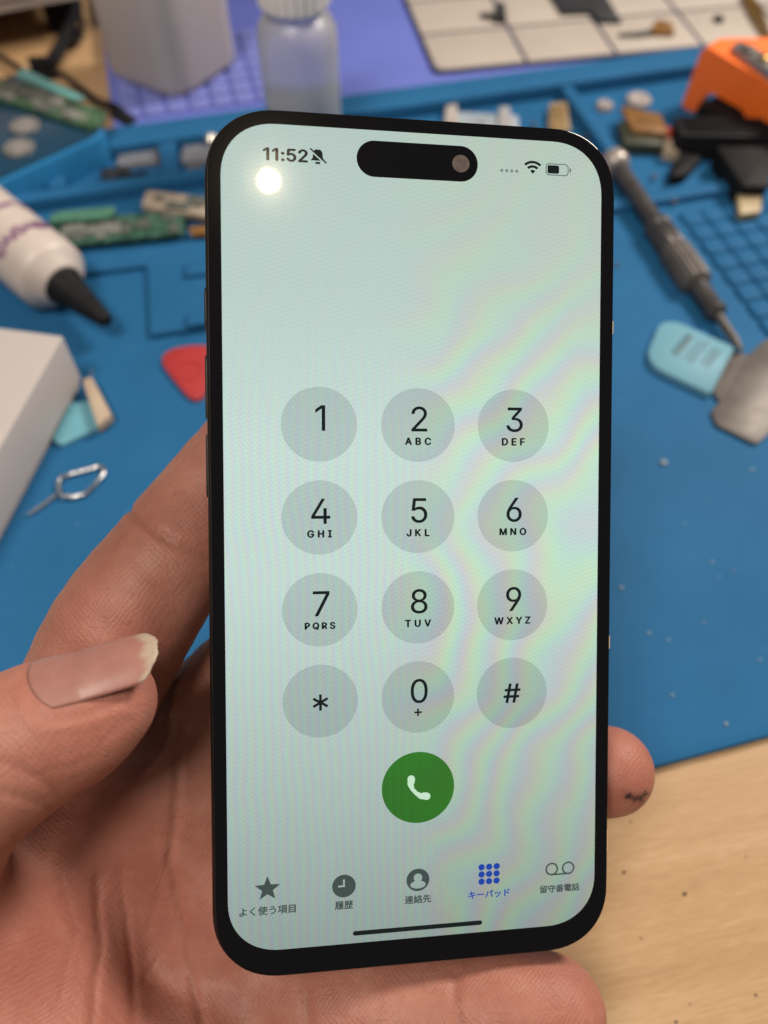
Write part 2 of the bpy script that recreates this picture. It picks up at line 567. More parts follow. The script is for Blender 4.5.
for (u, v) in ((25, 126), (19, 148)):
    c = at(u, v, 18)
    l = MB().lathe((c[0], c[1], 17.5), (0, 0, 1), [(0, 6.6), (1.0, 6.6), (1.3, 6.2)], 28).build('camera_lens', LENS, bp)
    MB().lathe((c[0], c[1], 18.75), (0, 0, 1), [(0, 3.6), (0.2, 3.4)], 24).build('lens_glass', basic('lens_grey', (0.22, 0.21, 0.20), 0.2), l)
c = at(70, 160, 11)
MB().tube([c - pd * 7 - pn * 0.2, c + pd * 7 - pn * 0.2], [1.1, 1.1], 10).build('side_button', PHONE_EDGE, bp)


def board_mat(name, col, scale):
    m, nt, bs = new_mat(name)
    v = nt.nodes.new('ShaderNodeTexVoronoi'); v.inputs['Scale'].default_value = scale; v.distance = 'CHEBYCHEV'
    lk(nt, geo_pos(nt), v.inputs['Vector'])
    c = ramp(nt, v.outputs['Distance'], [(0.1, tuple(x * 1.5 + 0.03 for x in col)), (0.3, col), (0.7, tuple(x * 0.6 for x in col))])
    lk(nt, c, bs.inputs['Base Color'])
    bs.inputs['Roughness'].default_value = 0.4
    return m


PCB = board_mat('green_board', (0.055, 0.12, 0.065), 260)
PCB2 = board_mat('dark_green_board', (0.03, 0.095, 0.065), 220)
CHIP = basic('grey_chip', (0.10, 0.11, 0.10), 0.35, var=0.3, scale=200)
SOLDER = basic('solder', (0.35, 0.36, 0.33), 0.4, metal=0.6, var=0.3, scale=300)


def circuit(name, label, poly, z, thick, pcb, seeds, rnd=3, chips=14, kinds=(CHIP, SOLDER)):
    t = thing(name, label, 'circuit board')
    pts = [np.array(p) for p in px(poly, z)]
    MB().slab(roundpoly(pts, rnd, 4), z, z + thick, 0.25).build('board', pcb, t)
    r = random.Random(seeds)
    a, b, d = pts[0], pts[1], pts[-1]
    for k in range(chips):
        s, q = r.uniform(0.06, 0.92), r.uniform(0.15, 0.82)
        c = a + (b - a) * s + (d - a) * q
        e = (b - a) / np.linalg.norm(b - a); n = np.array([-e[1], e[0]])
        w, h = r.uniform(1.5, 4.5), r.uniform(1.0, 2.8)
        MB().slab([c - e * w - n * h, c + e * w - n * h, c + e * w + n * h, c - e * w + n * h], z + thick - 0.02, z + thick + r.uniform(0.6, 1.4), 0.15).build('chip', r.choice(kinds), t)
    return t


circuit('circuit_board', 'long green circuit board with a rounded end resting on the blue phone', [(-30, 92), (96, 133), (110, 116), (-30, 74)], 17.8, 2.0, PCB, 3, 5, 26)
o = MB().slab(roundpoly(px([(16, 77), (76, 102), (86, 100), (24, 70)], 21.2), 0.8, 3), 21.2, 22.5, 0.4).build('cyan_strip', basic('cyan_plastic', (0.13, 0.36, 0.36), 0.4))
tag(o, 'thin pale cyan plastic strip lying along the back of the green circuit board', 'strip')
circuit('circuit_board', 'dark green circuit board with worn edge between white tube and tray wall', [(48, 250), (186, 236), (184, 214), (50, 222)], 5.6, 1.6, PCB2, 11, 2, 22)
ov = MB().slab(roundpoly(px([(48, 224), (112, 219), (118, 208), (54, 214)], 9), 3, 4), 8.8, 10.2, 0.4).build('oval_board', basic('pale_green_board', (0.07, 0.20, 0.14), 0.4, var=0.3, scale=300))
tag(ov, 'pale green oval strip lying on top of the dark green circuit board', 'circuit board')
circuit('circuit_board', 'beige and green circuit board scrap under the tray wall beside the phone', [(142, 212), (230, 224), (232, 205), (148, 195)], 6.0, 2.5, basic('beige_board', (0.30, 0.25, 0.20), 0.5, var=0.3, scale=120), 5, 2, 8, (CHIP, SOLDER))
GREYP = basic('grey_scrap', (0.16, 0.17, 0.20), 0.5, var=0.3, scale=60)
o = MB().slab(roundpoly(px([(116, 166), (160, 162), (158, 138), (122, 140)], 5), 2, 3), 3.05, 5.2, 0.5).build('shield_plate', GREYP)
tag(o, 'grey metal shield plate lying in a small tray of the blue mat', 'phone part')
o = MB().slab(roundpoly(px([(180, 162), (214, 160), (214, 140), (184, 141)], 5), 2, 3), 3.05, 5.0, 0.5).build('shield_plate', GREYP)
tag(o, 'grey plate partly hidden behind the top corner of the held phone', 'phone part')
o = MB().slab(roundpoly(px([(118, 186), (150, 178), (148, 172), (116, 178)], 5), 1, 3), 3.05, 6.2, 0.4).build('ribbon_connector', BLACK)
tag(o, 'black ribbon connector lying below the grey shield plate', 'phone part')
o = MB().lathe(at(212, 141, 6), (0, 0, 1), [(0, 2.5), (2, 2.6), (3, 1.6)], 16).build('solder_bead', basic('bright_solder', (0.75, 0.70, 0.62), 0.25, metal=0.7))
tag(o, 'tiny bright metal button beside the top corner of the held phone', 'phone part')

# ------------------------------------------------------------------ white tube with black nozzle
TUBE = basic('white_tube', (0.54, 0.475, 0.44), 0.38, var=0.04, scale=15)
INK = basic('purple_ink', (0.20, 0.08, 0.20), 0.5, var=0.3)
tb = thing('glue_tube', 'white glue tube with purple print and a black nozzle on the blue mat', 'tube')
q1 = at(62, 284, 15); q0 = at(16, 246, 17)
ax = (q1 - q0); ax /= np.linalg.norm(ax)
MB().lathe(q1, ax, [(-120, 14.0), (-10, 13.8), (-5.5, 13.4), (-4, 12.4), (-3, 10.5), (0.6, 8.6), (1.2, 7.6), (1.3, 5)], 48).build('tube_body', TUBE, tb, 50)
MB().lathe(q1, ax, [(0.8, 7.6), (3, 7.2), (5, 6.2), (18, 4.0), (25, 2.8), (26.5, 2.0)], 32).build('nozzle', BLACK, tb, 50)
s_ = np.cross(ax, (0, 0, 1.0)); s_ /= np.linalg.norm(s_); t_ = np.cross(s_, ax)
r = random.Random(4)
pm = MB()
for row, (d0, hh, n) in enumerate(((-21, 6.0, 11), (-36, 3.6, 8))):
    for k in range(n):
        a = math.radians(160 - k * 12.0 - row * 6)
        for st in range(3):
            a2 = a + math.radians((st - 1) * 3.2)
            h2 = hh * r.uniform(0.35, 1.0) if st != 1 else hh * 0.25
            off = r.uniform(0, hh - h2)
            dirv = math.cos(a2) * s_ + math.sin(a2) * t_
            tg = -math.sin(a2) * s_ + math.cos(a2) * t_
            c0 = q1 + ax * (d0 + off) + dirv * 13.95
            vs = [c0 - tg * .42, c0 + tg * .42, c0 + tg * .42 + ax * h2, c0 - tg * .42 + ax * h2]
            vs2 = [v + dirv * 0.12 for v in vs]
            pm.add(vs + vs2, [(0, 1, 2, 3), (4, 5, 6, 7), (0, 1, 5, 4), (1, 2, 6, 5), (2, 3, 7, 6), (3, 0, 4, 7)])
pm.build('printed_lettering', INK, tb)

# ------------------------------------------------------------------ white box and what sticks out under it
BOXW = basic('white_card', (0.46, 0.425, 0.415), 0.55, var=0.03, scale=20)
bx = thing('white_box', 'white cardboard box at the edge of the blue mat near the glue tube', 'box')
T = at(63, 336, 25.5)
d1 = at(0, 447, 25.5) - T; d1 /= np.linalg.norm(d1)
d2 = np.array([d1[1], -d1[0], 0])
d2 = d2 if d2[0] < 0 else -d2
BB = lambda a, b: tuple((T + d1 * a + d2 * b)[:2])
MB().slab(roundpoly([BB(0, 0), BB(165, 0), BB(165, 85), BB(0, 85)], 0.8, 3), 6.0, 25.5, 0.5).build('lid', BOXW, bx, 40)
MB().slab(roundpoly([BB(0.9, 0.9), BB(164, 0.9), BB(164, 84), BB(0.9, 84)], 0.8, 3), 3.05, 6.6, 0.3).build('box_base', basic('grey_card', (0.36, 0.33, 0.32), 0.6, var=0.05), bx, 40)
o = MB().slab(roundpoly(px([(84, 384), (93, 380), (113, 418), (99, 430)], 6), 0.6, 3), 4.6, 8.0, 0.3).build('card_scrap', basic('beige_card', (0.42, 0.33, 0.25), 0.6))
tag(o, 'beige card scrap poking out from under the white box', 'card')
o = MB().slab(roundpoly(px([(70, 404), (92, 402), (101, 428), (62, 446), (52, 440)], 4), 0.8, 3), 3.05, 4.6, 0.3).build('plastic_card', basic('pale_blue_card', (0.12, 0.33, 0.42), 0.45))
tag(o, 'pale blue plastic card under the beige scrap beside the white box', 'card')

# ------------------------------------------------------------------ sim pin, red pick, pry card
SILVER = basic('steel_wire', (0.55, 0.55, 0.56), 0.28, metal=1.0, var=0.08)
pin = thing('sim_eject_pin', 'bent steel wire sim eject pin on the blue mat beside the white box', 'pin')
loop = [(60, 494), (58, 484), (60, 478), (72, 474), (90, 469), (100, 466), (104, 469), (103, 475), (94, 486), (86, 494), (74, 497), (61, 496)]
MB().tube([at(u, v, 4.0) for u, v in loop], 0.75, 10).build('wire_loop', SILVER, pin, 60)
MB().tube([at(59, 493, 3.9), at(46, 503, 3.8), at(28, 515, 3.8)], [0.6, 0.6, 0.45], 8).build('pin_shaft', SILVER, pin, 60)
RED = basic('red_plastic', (0.36, 0.030, 0.032), 0.5, var=0.12, scale=60)
rp = thing('plastic_pick', 'red rounded triangular opening pick on the mat beside the phone edge', 'opening pick')
MB().slab(roundpoly(px([(151, 352), (226, 343), (200, 413)], 3.5), [13, 13, 12], 8), 3.05, 4.6, 0.5).build('pick_body', RED, rp)
pc_ = at(189, 371, 4.55)
MB().rings([[(pc_[0] + q * math.cos(a), pc_[1] + q * math.sin(a), z) for a in np.linspace(0, 2 * math.pi, 28, endpoint=False)] for q, z in ((4.9, 4.5), (4.8, 4.85), (4.3, 4.85), (4.2, 4.5))], cap0=False, cap1=False).build('raised_ring', RED, rp)
pk = thing('pry_card', 'pale cyan handled pry tool with a wide steel blade on the blue mat', 'pry tool')
MB().slab(roundpoly(px([(643, 362), (660, 322), (676, 321), (735, 347), (711, 394)], 5.4), [9, 8, 8, 0.8, 0.8], 7), 3.05, 5.6, 0.7).build('handle', basic('pale_cyan_plastic', (0.115, 0.30, 0.40), 0.6, var=0.04), pk, 40)
MB().slab(roundpoly(px([(732, 349), (748, 355), (764, 340), (800, 330), (812, 392), (790, 402), (768, 434), (757, 444), (716, 424), (711, 410), (721, 401), (712, 391)], 4.4), 1.6, 3), 3.4, 4.3, 0.25).build('blade', STEEL, pk, 40)
ha, hb = at(690, 352, 5.7), at(710, 362, 5.7)
hx = hb - ha; hx /= np.linalg.norm(hx); hy = np.array([-hx[1], hx[0], 0])
mk = MB()
r = random.Random(9)
base = at(688, 347, 5.62)
for row, (off, w, hgt) in enumerate(((0, 13, 3.2), (4.2, 12, 1.1), (6.3, 13, 1.1), (9.6, 9, 1.0), (11.6, 10, 1.4))):
    x = -w / 2
    while x < w / 2:
        g = r.uniform(0.5, 1.6)
        a = base + hx * (off - 2) + hy * x
        p4 = [a - hx * hgt / 2, a + hx * hgt / 2, a + hx * hgt / 2 + hy * g, a - hx * hgt / 2 + hy * g]
        mk.slab([p[:2] for p in p4], 5.55, 5.66, 0.02)
        x += g + r.uniform(0.25, 0.5)
mk.build('printed_lettering', basic('grey_ink', (0.04, 0.10, 0.13), 0.5), pk)

# ------------------------------------------------------------------ precision screwdriver
GUN = basic('gunmetal', (0.085, 0.078, 0.078), 0.42, metal=0.5, var=0.2, scale=150)
drv = thing('screwdriver', 'grey metal precision screwdriver lying diagonally on the blue mat', 'screwdriver')
da_, db_ = at(616, 165, 9.2), at(742, 351, 6)
dax = db_ - da_; dl = np.linalg.norm(dax)
kn = lambda i, h: (0.35 if i % 2 else 0.0)
f = dl
MB().lathe(da_, dax, [(0.02 * f, 3.4), (0.04 * f, 3.8), (0.33 * f, 3.6), (0.36 * f, 4.0)], 32).build('shaft', GUN, drv, 40)
MB().lathe(da_, dax, [(0.355 * f, 4.4), (0.365 * f, 5.0), (0.38 * f, 5.0), (0.385 * f, 4.7), (0.40 * f, 4.7), (0.405 * f, 5.0), (0.50 * f, 5.1), (0.51 * f, 4.4)], 40, kn).build('grip_sleeve', GUN, drv, 30)
MB().lathe(da_, dax, [(0.505 * f, 4.8), (0.515 * f, 5.8), (0.66 * f, 6.0), (0.68 * f, 5.6), (0.69 * f, 4.2)], 40, kn).build('collar', STEEL, drv, 30)
MB().lathe(da_, dax, [(0.685 * f, 3.8), (0.80 * f, 3.7), (0.805 * f, 4.1), (0.825 * f, 4.1), (0.84 * f, 2.2)], 32).build('chuck', GUN, drv, 40)
MB().lathe(da_, dax, [(0.83 * f, 1.8), (0.95 * f, 1.7), (0.99 * f, 0.9), (1.0 * f, 0.5)], 20).build('bit', STEEL, drv, 40)
MB().lathe(da_, dax, [(-0.05 * f, 4.0), (-0.04 * f, 5.4), (-0.005 * f, 6.0), (0.015 * f, 5.6), (0.03 * f, 3.8)], 36).build('swivel_cap', basic('bright_steel', (0.42, 0.38, 0.36), 0.4, metal=0.5), drv, 50)

# ------------------------------------------------------------------ orange clamp and black tool at the upper right
ORANGE = basic('orange_plastic', (0.95, 0.175, 0.022), 0.45, var=0.05, scale=30)
oc = thing('orange_clamp', 'bright orange plastic clamp standing over a black tool on the mat', 'clamp')
F0, F1 = at(681, 106, 3), at(790, 168, 3)
fd = F1 - F0; fl = np.linalg.norm(fd); fd /= fl
fn = np.array([-fd[1], fd[0], 0])
prof = [(0, 0), (8, 0), (11, 10), (13, 12), (31, 12), (34, 10), (40, 1), (fl, 0), (fl, 23), (fl - 3, 26), (5, 28.5), (1.5, 27)]
prof = roundpoly(prof, 2.0, 3)
bk = at(768, 96, 3) - at(690, 101, 3); bk /= np.linalg.norm(bk)
ringA = [F0 + fd * x + np.array([0, 0, 0.05 + z]) for x, z in prof]
ringA2 = [F0 + fd * x + fn * 1.0 + np.array([0, 0, 0.05 + z]) for x, z in prof]
ringB = [F0 + fn * 7 + bk * x + np.array([0, 0, 0.05 + z]) for x, z in prof]
MB().rings([ringA, ringA2, ringB]).build('clamp_body', ORANGE, oc, 40)
MB().slab(roundpoly(px([(731, 45), (741, 40), (784, 62), (778, 76)], 34), 1.2, 3), 29.0, 34.0, 0.6).build('metal_jaw', basic('jaw_steel', (0.35, 0.33, 0.32), 0.35, metal=0.8), oc)
MB().lathe(np.array([*at(748, 50, 34)[:2], 33.8]), (0, 0, 1), [(0, 2.6), (1.4, 2.6), (1.8, 1.8)], 20).build('screw_head', STEEL, oc)
MB().lathe(np.array([*at(764, 59, 34)[:2], 33.8]), (0, 0, 1), [(0, 2.2), (1.4, 2.2), (1.8, 1.5)], 20).build('screw_head', GOLD, oc)
bt = thing('black_tool', 'black ridged tool with a gold tab lying in front of the orange clamp', 'tool')
k0, k1 = at(675, 150, 8), at(790, 152, 8)
kd = (k1 - k0) / np.linalg.norm(k1 - k0); kn_ = np.array([-kd[1], kd[0], 0])
kl = np.linalg.norm(k1 - k0)
KB = lambda a, b: tuple((k0 + kd * a + kn_ * b)[:2])
MB().slab(roundpoly([KB(0, 0), KB(kl, 0), KB(kl, 15), KB(0, 15)], 2, 3), 3.1, 15, 1.2).build('body', BLACK, bt)
for k in range(4):
    MB().slab([KB(3, 2 + k * 3.2), KB(kl - 2, 2 + k * 3.2), KB(kl - 2, 3.6 + k * 3.2), KB(3, 3.6 + k * 3.2)], 14.9, 15.9, 0.3).build('ridge', BLACK, bt)
NB = lambda a, b: tuple((F0 + fd * a + fn * b)[:2])
MB().slab(roundpoly([NB(13.5, -9), NB(33.5, -9), NB(32.5, 8), NB(14.5, 8)], 2, 3), 3.1, 13.6, 1.5).build('neck', BLACK, bt)
MB().slab(roundpoly(px([(712, 156), (772, 156), (764, 197), (738, 196)], 8), 2, 3), 3.1, 13, 1.0).build('foot_block', BLACK, bt)
MB().slab(roundpoly(px([(668, 182), (684, 180), (700, 162), (680, 158), (670, 168)], 5), 2, 3), 3.1, 8, 1.0).build('lever', BLACK, bt)
MB().slab(roundpoly(px([(738, 217), (760, 214), (761, 190), (736, 192)], 7), 1.2, 3), 5.4, 8.4, 0.5).build('gold_tab', basic('pale_gold', (0.30, 0.235, 0.13), 0.5, metal=0.1), bt)

fz = thing('flex_assembly', 'amber flex assembly with a beige connector beside the black tool', 'phone part')
MB().slab(roundpoly(px([(620, 108), (660, 116), (668, 136), (632, 132)], 9), 1, 3), 8.0, 10.2, 0.4).build('flex_plate', BROWN, fz)
MB().slab(roundpoly(px([(616, 126), (662, 140), (664, 152), (622, 150)], 5), 1, 3), 3.05, 8.2, 0.5).build('module', basic('dark_module', (0.03, 0.035, 0.02), 0.4, var=0.4, scale=200), fz)
MB().slab(roundpoly(px([(663, 138), (677, 140), (680, 153), (664, 152)], 7), 0.8, 3), 3.05, 7.6, 0.4).build('connector', basic('beige_plastic', (0.45, 0.36, 0.26), 0.5), fz)
MB().slab(roundpoly(px([(663, 128), (672, 130), (671, 137), (664, 136)], 8.4), 0.6, 3), 7.5, 9.4, 0.3).build('red_latch', basic('red_latch', (0.45, 0.05, 0.03), 0.4), fz)
WBTN = basic('white_button', (0.34, 0.30, 0.29), 0.5)
for (u, v, rr, lb) in ((604, 108, 4.0, 'small round white cap beside the amber flex assembly'), (638, 102, 6.0, 'larger round white cap behind the amber flex assembly')):
    o = MB().lathe(at(u, v, 3.05), (0, 0, 1), [(0, rr), (1.6, rr), (2.4, rr * 0.86), (2.5, rr * 0.5), (2.1, rr * 0.4)], 24).build('round_button', WBTN)
    tag(o, lb, 'cap')
gc = thing('gold_connector', 'small beige and gold connector in the tray behind the phone edge', 'phone part')
MB().slab(roundpoly(px([(548, 134), (570, 132), (566, 104), (549, 106)], 5), 1.0, 3), 3.05, 6.5, 0.5).build('connector_body', basic('beige_gold', (0.42, 0.31, 0.18), 0.4, metal=0.3, var=0.3, scale=200), gc)
for k in range(3):
    MB().slab(px([(550, 112 + k * 8), (566, 111 + k * 8), (566, 108 + k * 8), (550, 109 + k * 8)], 6.6), 6.4, 7.3, 0.2).build('contact', GOLD, gc)
cs = thing('clear_sleeve', 'clear plastic sleeve lying in the tray behind the top edge of the phone', 'sleeve')
CLR2 = basic('hazy_film', (0.34, 0.40, 0.46), 0.3, var=0.2, scale=60, spec=0.6)
MB().slab(roundpoly(px([(446, 132), (520, 138), (518, 116), (450, 112)], 4.5), 1.5, 3), 3.05, 5.0, 0.4).build('film', CLR2, cs)
MB().slab(roundpoly(px([(444, 124), (458, 126), (457, 104), (446, 106)], 6.5), 1.0, 3), 3.05, 7.0, 0.5).build('end_clip', basic('pale_clip', (0.40, 0.36, 0.34), 0.4), cs)
MB().slab(roundpoly(px([(498, 128), (512, 129), (510, 107), (499, 107)], 6.5), 1.0, 3), 3.05, 7.0, 0.5).build('end_clip', basic('pale_clip', (0.34, 0.34, 0.36), 0.4), cs)

COPPER = basic('copper', (0.42, 0.17, 0.08), 0.4, metal=0.7, var=0.3, scale=300)
mo = thing('vibration_motor', 'small copper and steel motor lying in a left tray of the blue mat', 'phone part')
MB().lathe(at(196, 170, 5.5), (1, 0.2, 0), [(-3.5, 2.2), (-3.3, 2.6), (3.3, 2.6), (3.5, 2.2)], 20).build('motor_can', STEEL, mo)
MB().tube([at(196, 170, 5.2), at(204, 176, 3.6), at(212, 174, 3.6)], 0.5, 6).build('lead_wire', COPPER, mo)
o = MB().slab(roundpoly(px([(100, 172), (122, 168), (136, 176), (130, 190), (106, 188)], 4), 1.2, 3), 3.05, 5.6, 0.4).build('speaker_module', DARK)
tag(o, 'black speaker module with clipped corners in the corner of the left tray', 'phone part')
o = MB().slab(roundpoly(px([(192, 240), (214, 238), (214, 230), (190, 232)], 4), 0.8, 2), 5.3, 6.6, 0.3).build('flex_strip', BROWN)
tag(o, 'short amber flex strip beside the dark green circuit board near the phone', 'phone part')
ms = MB()
for (u, v) in ((480, 128), (532, 128), (585, 140), (652, 180), (672, 205)):
    c = at(u, v, 3.05)
    MB_ = MB().lathe(c, (0.3, 0.1, 1), [(0, 0.5), (1.6, 0.55), (1.7, 1.2), (2.3, 1.1), (2.5, 0.5)], 12)
    ms.add(MB_.v, MB_.f)
o = ms.build('loose_screws', STEEL)
tag(o, 'tiny loose steel screws scattered in the trays of the blue mat', 'screws', kind='stuff')

# crumbs on mat and bench
cr = MB()
r = random.Random(21)
spots = [(664, 463, 3.2, 1.3), (752, 470, 3.1, 0.7), (621, 588, 3.1, 0.8), (649, 633, 3.05, 0.6), (668, 640, 3.05, 0.5), (672, 695, 3.1, 0.6),
         (726, 724, 3.1, 0.7), (712, 562, 3.1, 0.5), (733, 571, 3.1, 0.4), (92, 372, 3.1, 0.7), (704, 622, 3.05, 0.4), (760, 660, 3.05, 0.5)]
for (u, v, z, s) in spots:
    c = at(u, v, z)
    n = r.randint(5, 7)
    cr.slab([(c[0] + s * r.uniform(.6, 1.1) * math.cos(6.283 * k / n), c[1] + 0.8 * s * r.uniform(.6, 1.1) * math.sin(6.283 * k / n)) for k in range(n)], z - 0.1, z + 0.5 * s, 0.1)
o = cr.build('pale_crumbs', basic('pale_crumb', (0.22, 0.27, 0.31), 0.6))
tag(o, 'pale crumbs of plastic and solder scattered on the blue mat', 'debris', kind='stuff')
cr = MB()
for (u, v, z, s) in [(617, 266, 3.05, 1.3), (631, 822, 0.05, 0.35), (624, 872, 0.05, 0.55), (685, 894, 0.05, 0.6), (641, 938, 0.05, 0.3), (746, 857, 0.05, 0.3), (756, 995, 0.05, 0.35), (676, 1022, 0.05, 0.4), (690, 1004, .05, .25)]:
    c = at(u, v, z)
    n = 6
    cr.slab([(c[0] + s * r.uniform(.6, 1.2) * math.cos(6.283 * k / n), c[1] + 0.8 * s * r.uniform(.6, 1.1) * math.sin(6.283 * k / n)) for k in range(n)], z - 0.1, z + 0.4 * s, 0.08)
o = cr.build('dark_crumbs', basic('dark_crumb', (0.05, 0.03, 0.02), 0.6))
tag(o, 'dark specks of dirt scattered on the wooden bench and mat', 'debris', kind='stuff')

# ------------------------------------------------------------------ the held phone
PT = 65.1 / 393.0                            # one screen point in mm
SW, SH = 65.1, 141.1
XA = np.array([0.98886963, -0.0078236, 0.14857877])          # the phone's axes, seen along the camera's
YA = np.array([-0.000234, -0.9990681, -0.0431611])
YA = YA - XA * (XA @ YA); XA /= np.linalg.norm(XA); YA /= np.linalg.norm(YA)
ZA = np.cross(XA, YA)
PHONE_T = np.array([5.8175, 5.551, 138.61])
XS, YS = 1.0101, 0.9899


def ph2c(p):
    p = np.asarray(p, float)
    return PHONE_T + XA * p[0] * XS + YA * p[1] * YS + ZA * p[2]


phone = thing('smartphone', 'black rimmed smartphone held upright in a hand showing a numeric dial keypad', 'phone')
o0 = c2w(PHONE_T)
wx, wy, wz = (c2w(PHONE_T + a) - o0 for a in (XA, YA, ZA))
phone.matrix_world = Matrix(((wx[0], wy[0], wz[0], o0[0] * S), (wx[1], wy[1], wz[1], o0[1] * S), (wx[2], wy[2], wz[2], o0[2] * S), (0, 0, 0, 1))) @ Matrix.Diagonal((XS, YS, 1, 1))

# the ceiling bulb stands where the glass throws its image back to the lens
gl = ph2c((-24.8, 61.2, 0))
dv = gl / np.linalg.norm(gl)
rv = dv - 2 * (dv @ ZA) * ZA
bulb_o.location = c2w(gl + rv * 720) * S

FRAME = basic('black_titanium', (0.032, 0.029, 0.028), 0.44, metal=0.8, var=0.2, scale=90)
BEZEL, _nt, _bs = new_mat('black_glass')
_bs.inputs['Base Color'].default_value = (0.004, 0.004, 0.005, 1)
_bs.inputs['Roughness'].default_value = 0.10
_bs.inputs['Specular IOR Level'].default_value = 0.26
BACK = basic('matt_black_glass', (0.02, 0.02, 0.022), 0.5)
LO, RO, TO, BO = 2.70, 3.05, 2.95, 5.4
bw, bh = SW + LO + RO, SH + TO + BO
bxc, byc = (RO - LO) / 2, (TO - BO) / 2


def pring(ins, z, rad=12.2):
    return [(x, y, z) for x, y in roundrect(bw - 2 * ins, bh - 2 * ins, max(1, rad - ins), 14, bxc, byc, 2.25)]


MB().rings([pring(0.62, -0.75), pring(0.3, -0.95), pring(0.08, -1.4), pring(0, -2.2), pring(0, -6.3), pring(0.1, -7.2), pring(0.5, -7.9), pring(1.2, -8.2)]).build('metal_frame', FRAME, phone, 60)
MB().rings([pring(0.66, -0.9), pring(0.62, -0.45), pring(0.64, -0.12), pring(0.70, -0.04), pring(0.80, 0.0)]).build('front_glass', BEZEL, phone, None)
MB().rings([pring(1.4, -8.4), pring(1.25, -8.3), pring(1.25, -8.15)]).build('back_panel', BACK, phone, 60)
# side buttons
for (x, y, l) in ((-SW / 2 - LO + 0.1, 40.5, 7.2), (-SW / 2 - LO + 0.1, 27.2, 11.0), (-SW / 2 - LO + 0.1, 13.7, 11.0), (SW / 2 + RO - 0.15, 16.0, 18.0)):
    bb = MB().rings([[(x + dx, q[1], q[0]) for q in roundrect(2.6 - e, l - e, 1.2, 5, -4.2, y)] for dx, e in ((-0.45, 0.5), (-0.3, 0.0), (0.3, 0.0), (0.45, 0.5))])
    bb.build('side_button', FRAME, phone, 50)
GLINT = basic('rim_glint', (0.62, 0.47, 0.28), 0.3, var=0.1)  # glints on the rim, painted as small gold strips
for y in (38.5, -18.5, -55.5):
    MB().rings([[(SW / 2 + RO - 0.66 + q[0], y + q[1], z) for q in roundrect(0.30, 2.4 if y > -50 else 4.2, 0.14, 3)] for z in (-1.0, -0.13)]).build('rim_glint', GLINT, phone, 50)


def mth(nt, op, a, b=None, c=None):
    n = nt.nodes.new('ShaderNodeMath'); n.operation = op
    for k, x in enumerate((a, b, c)):
        if x is None: continue
        if isinstance(x, (int, float)): n.inputs[k].default_value = x
        else: lk(nt, x, n.inputs[k])
    return n.outputs[0]


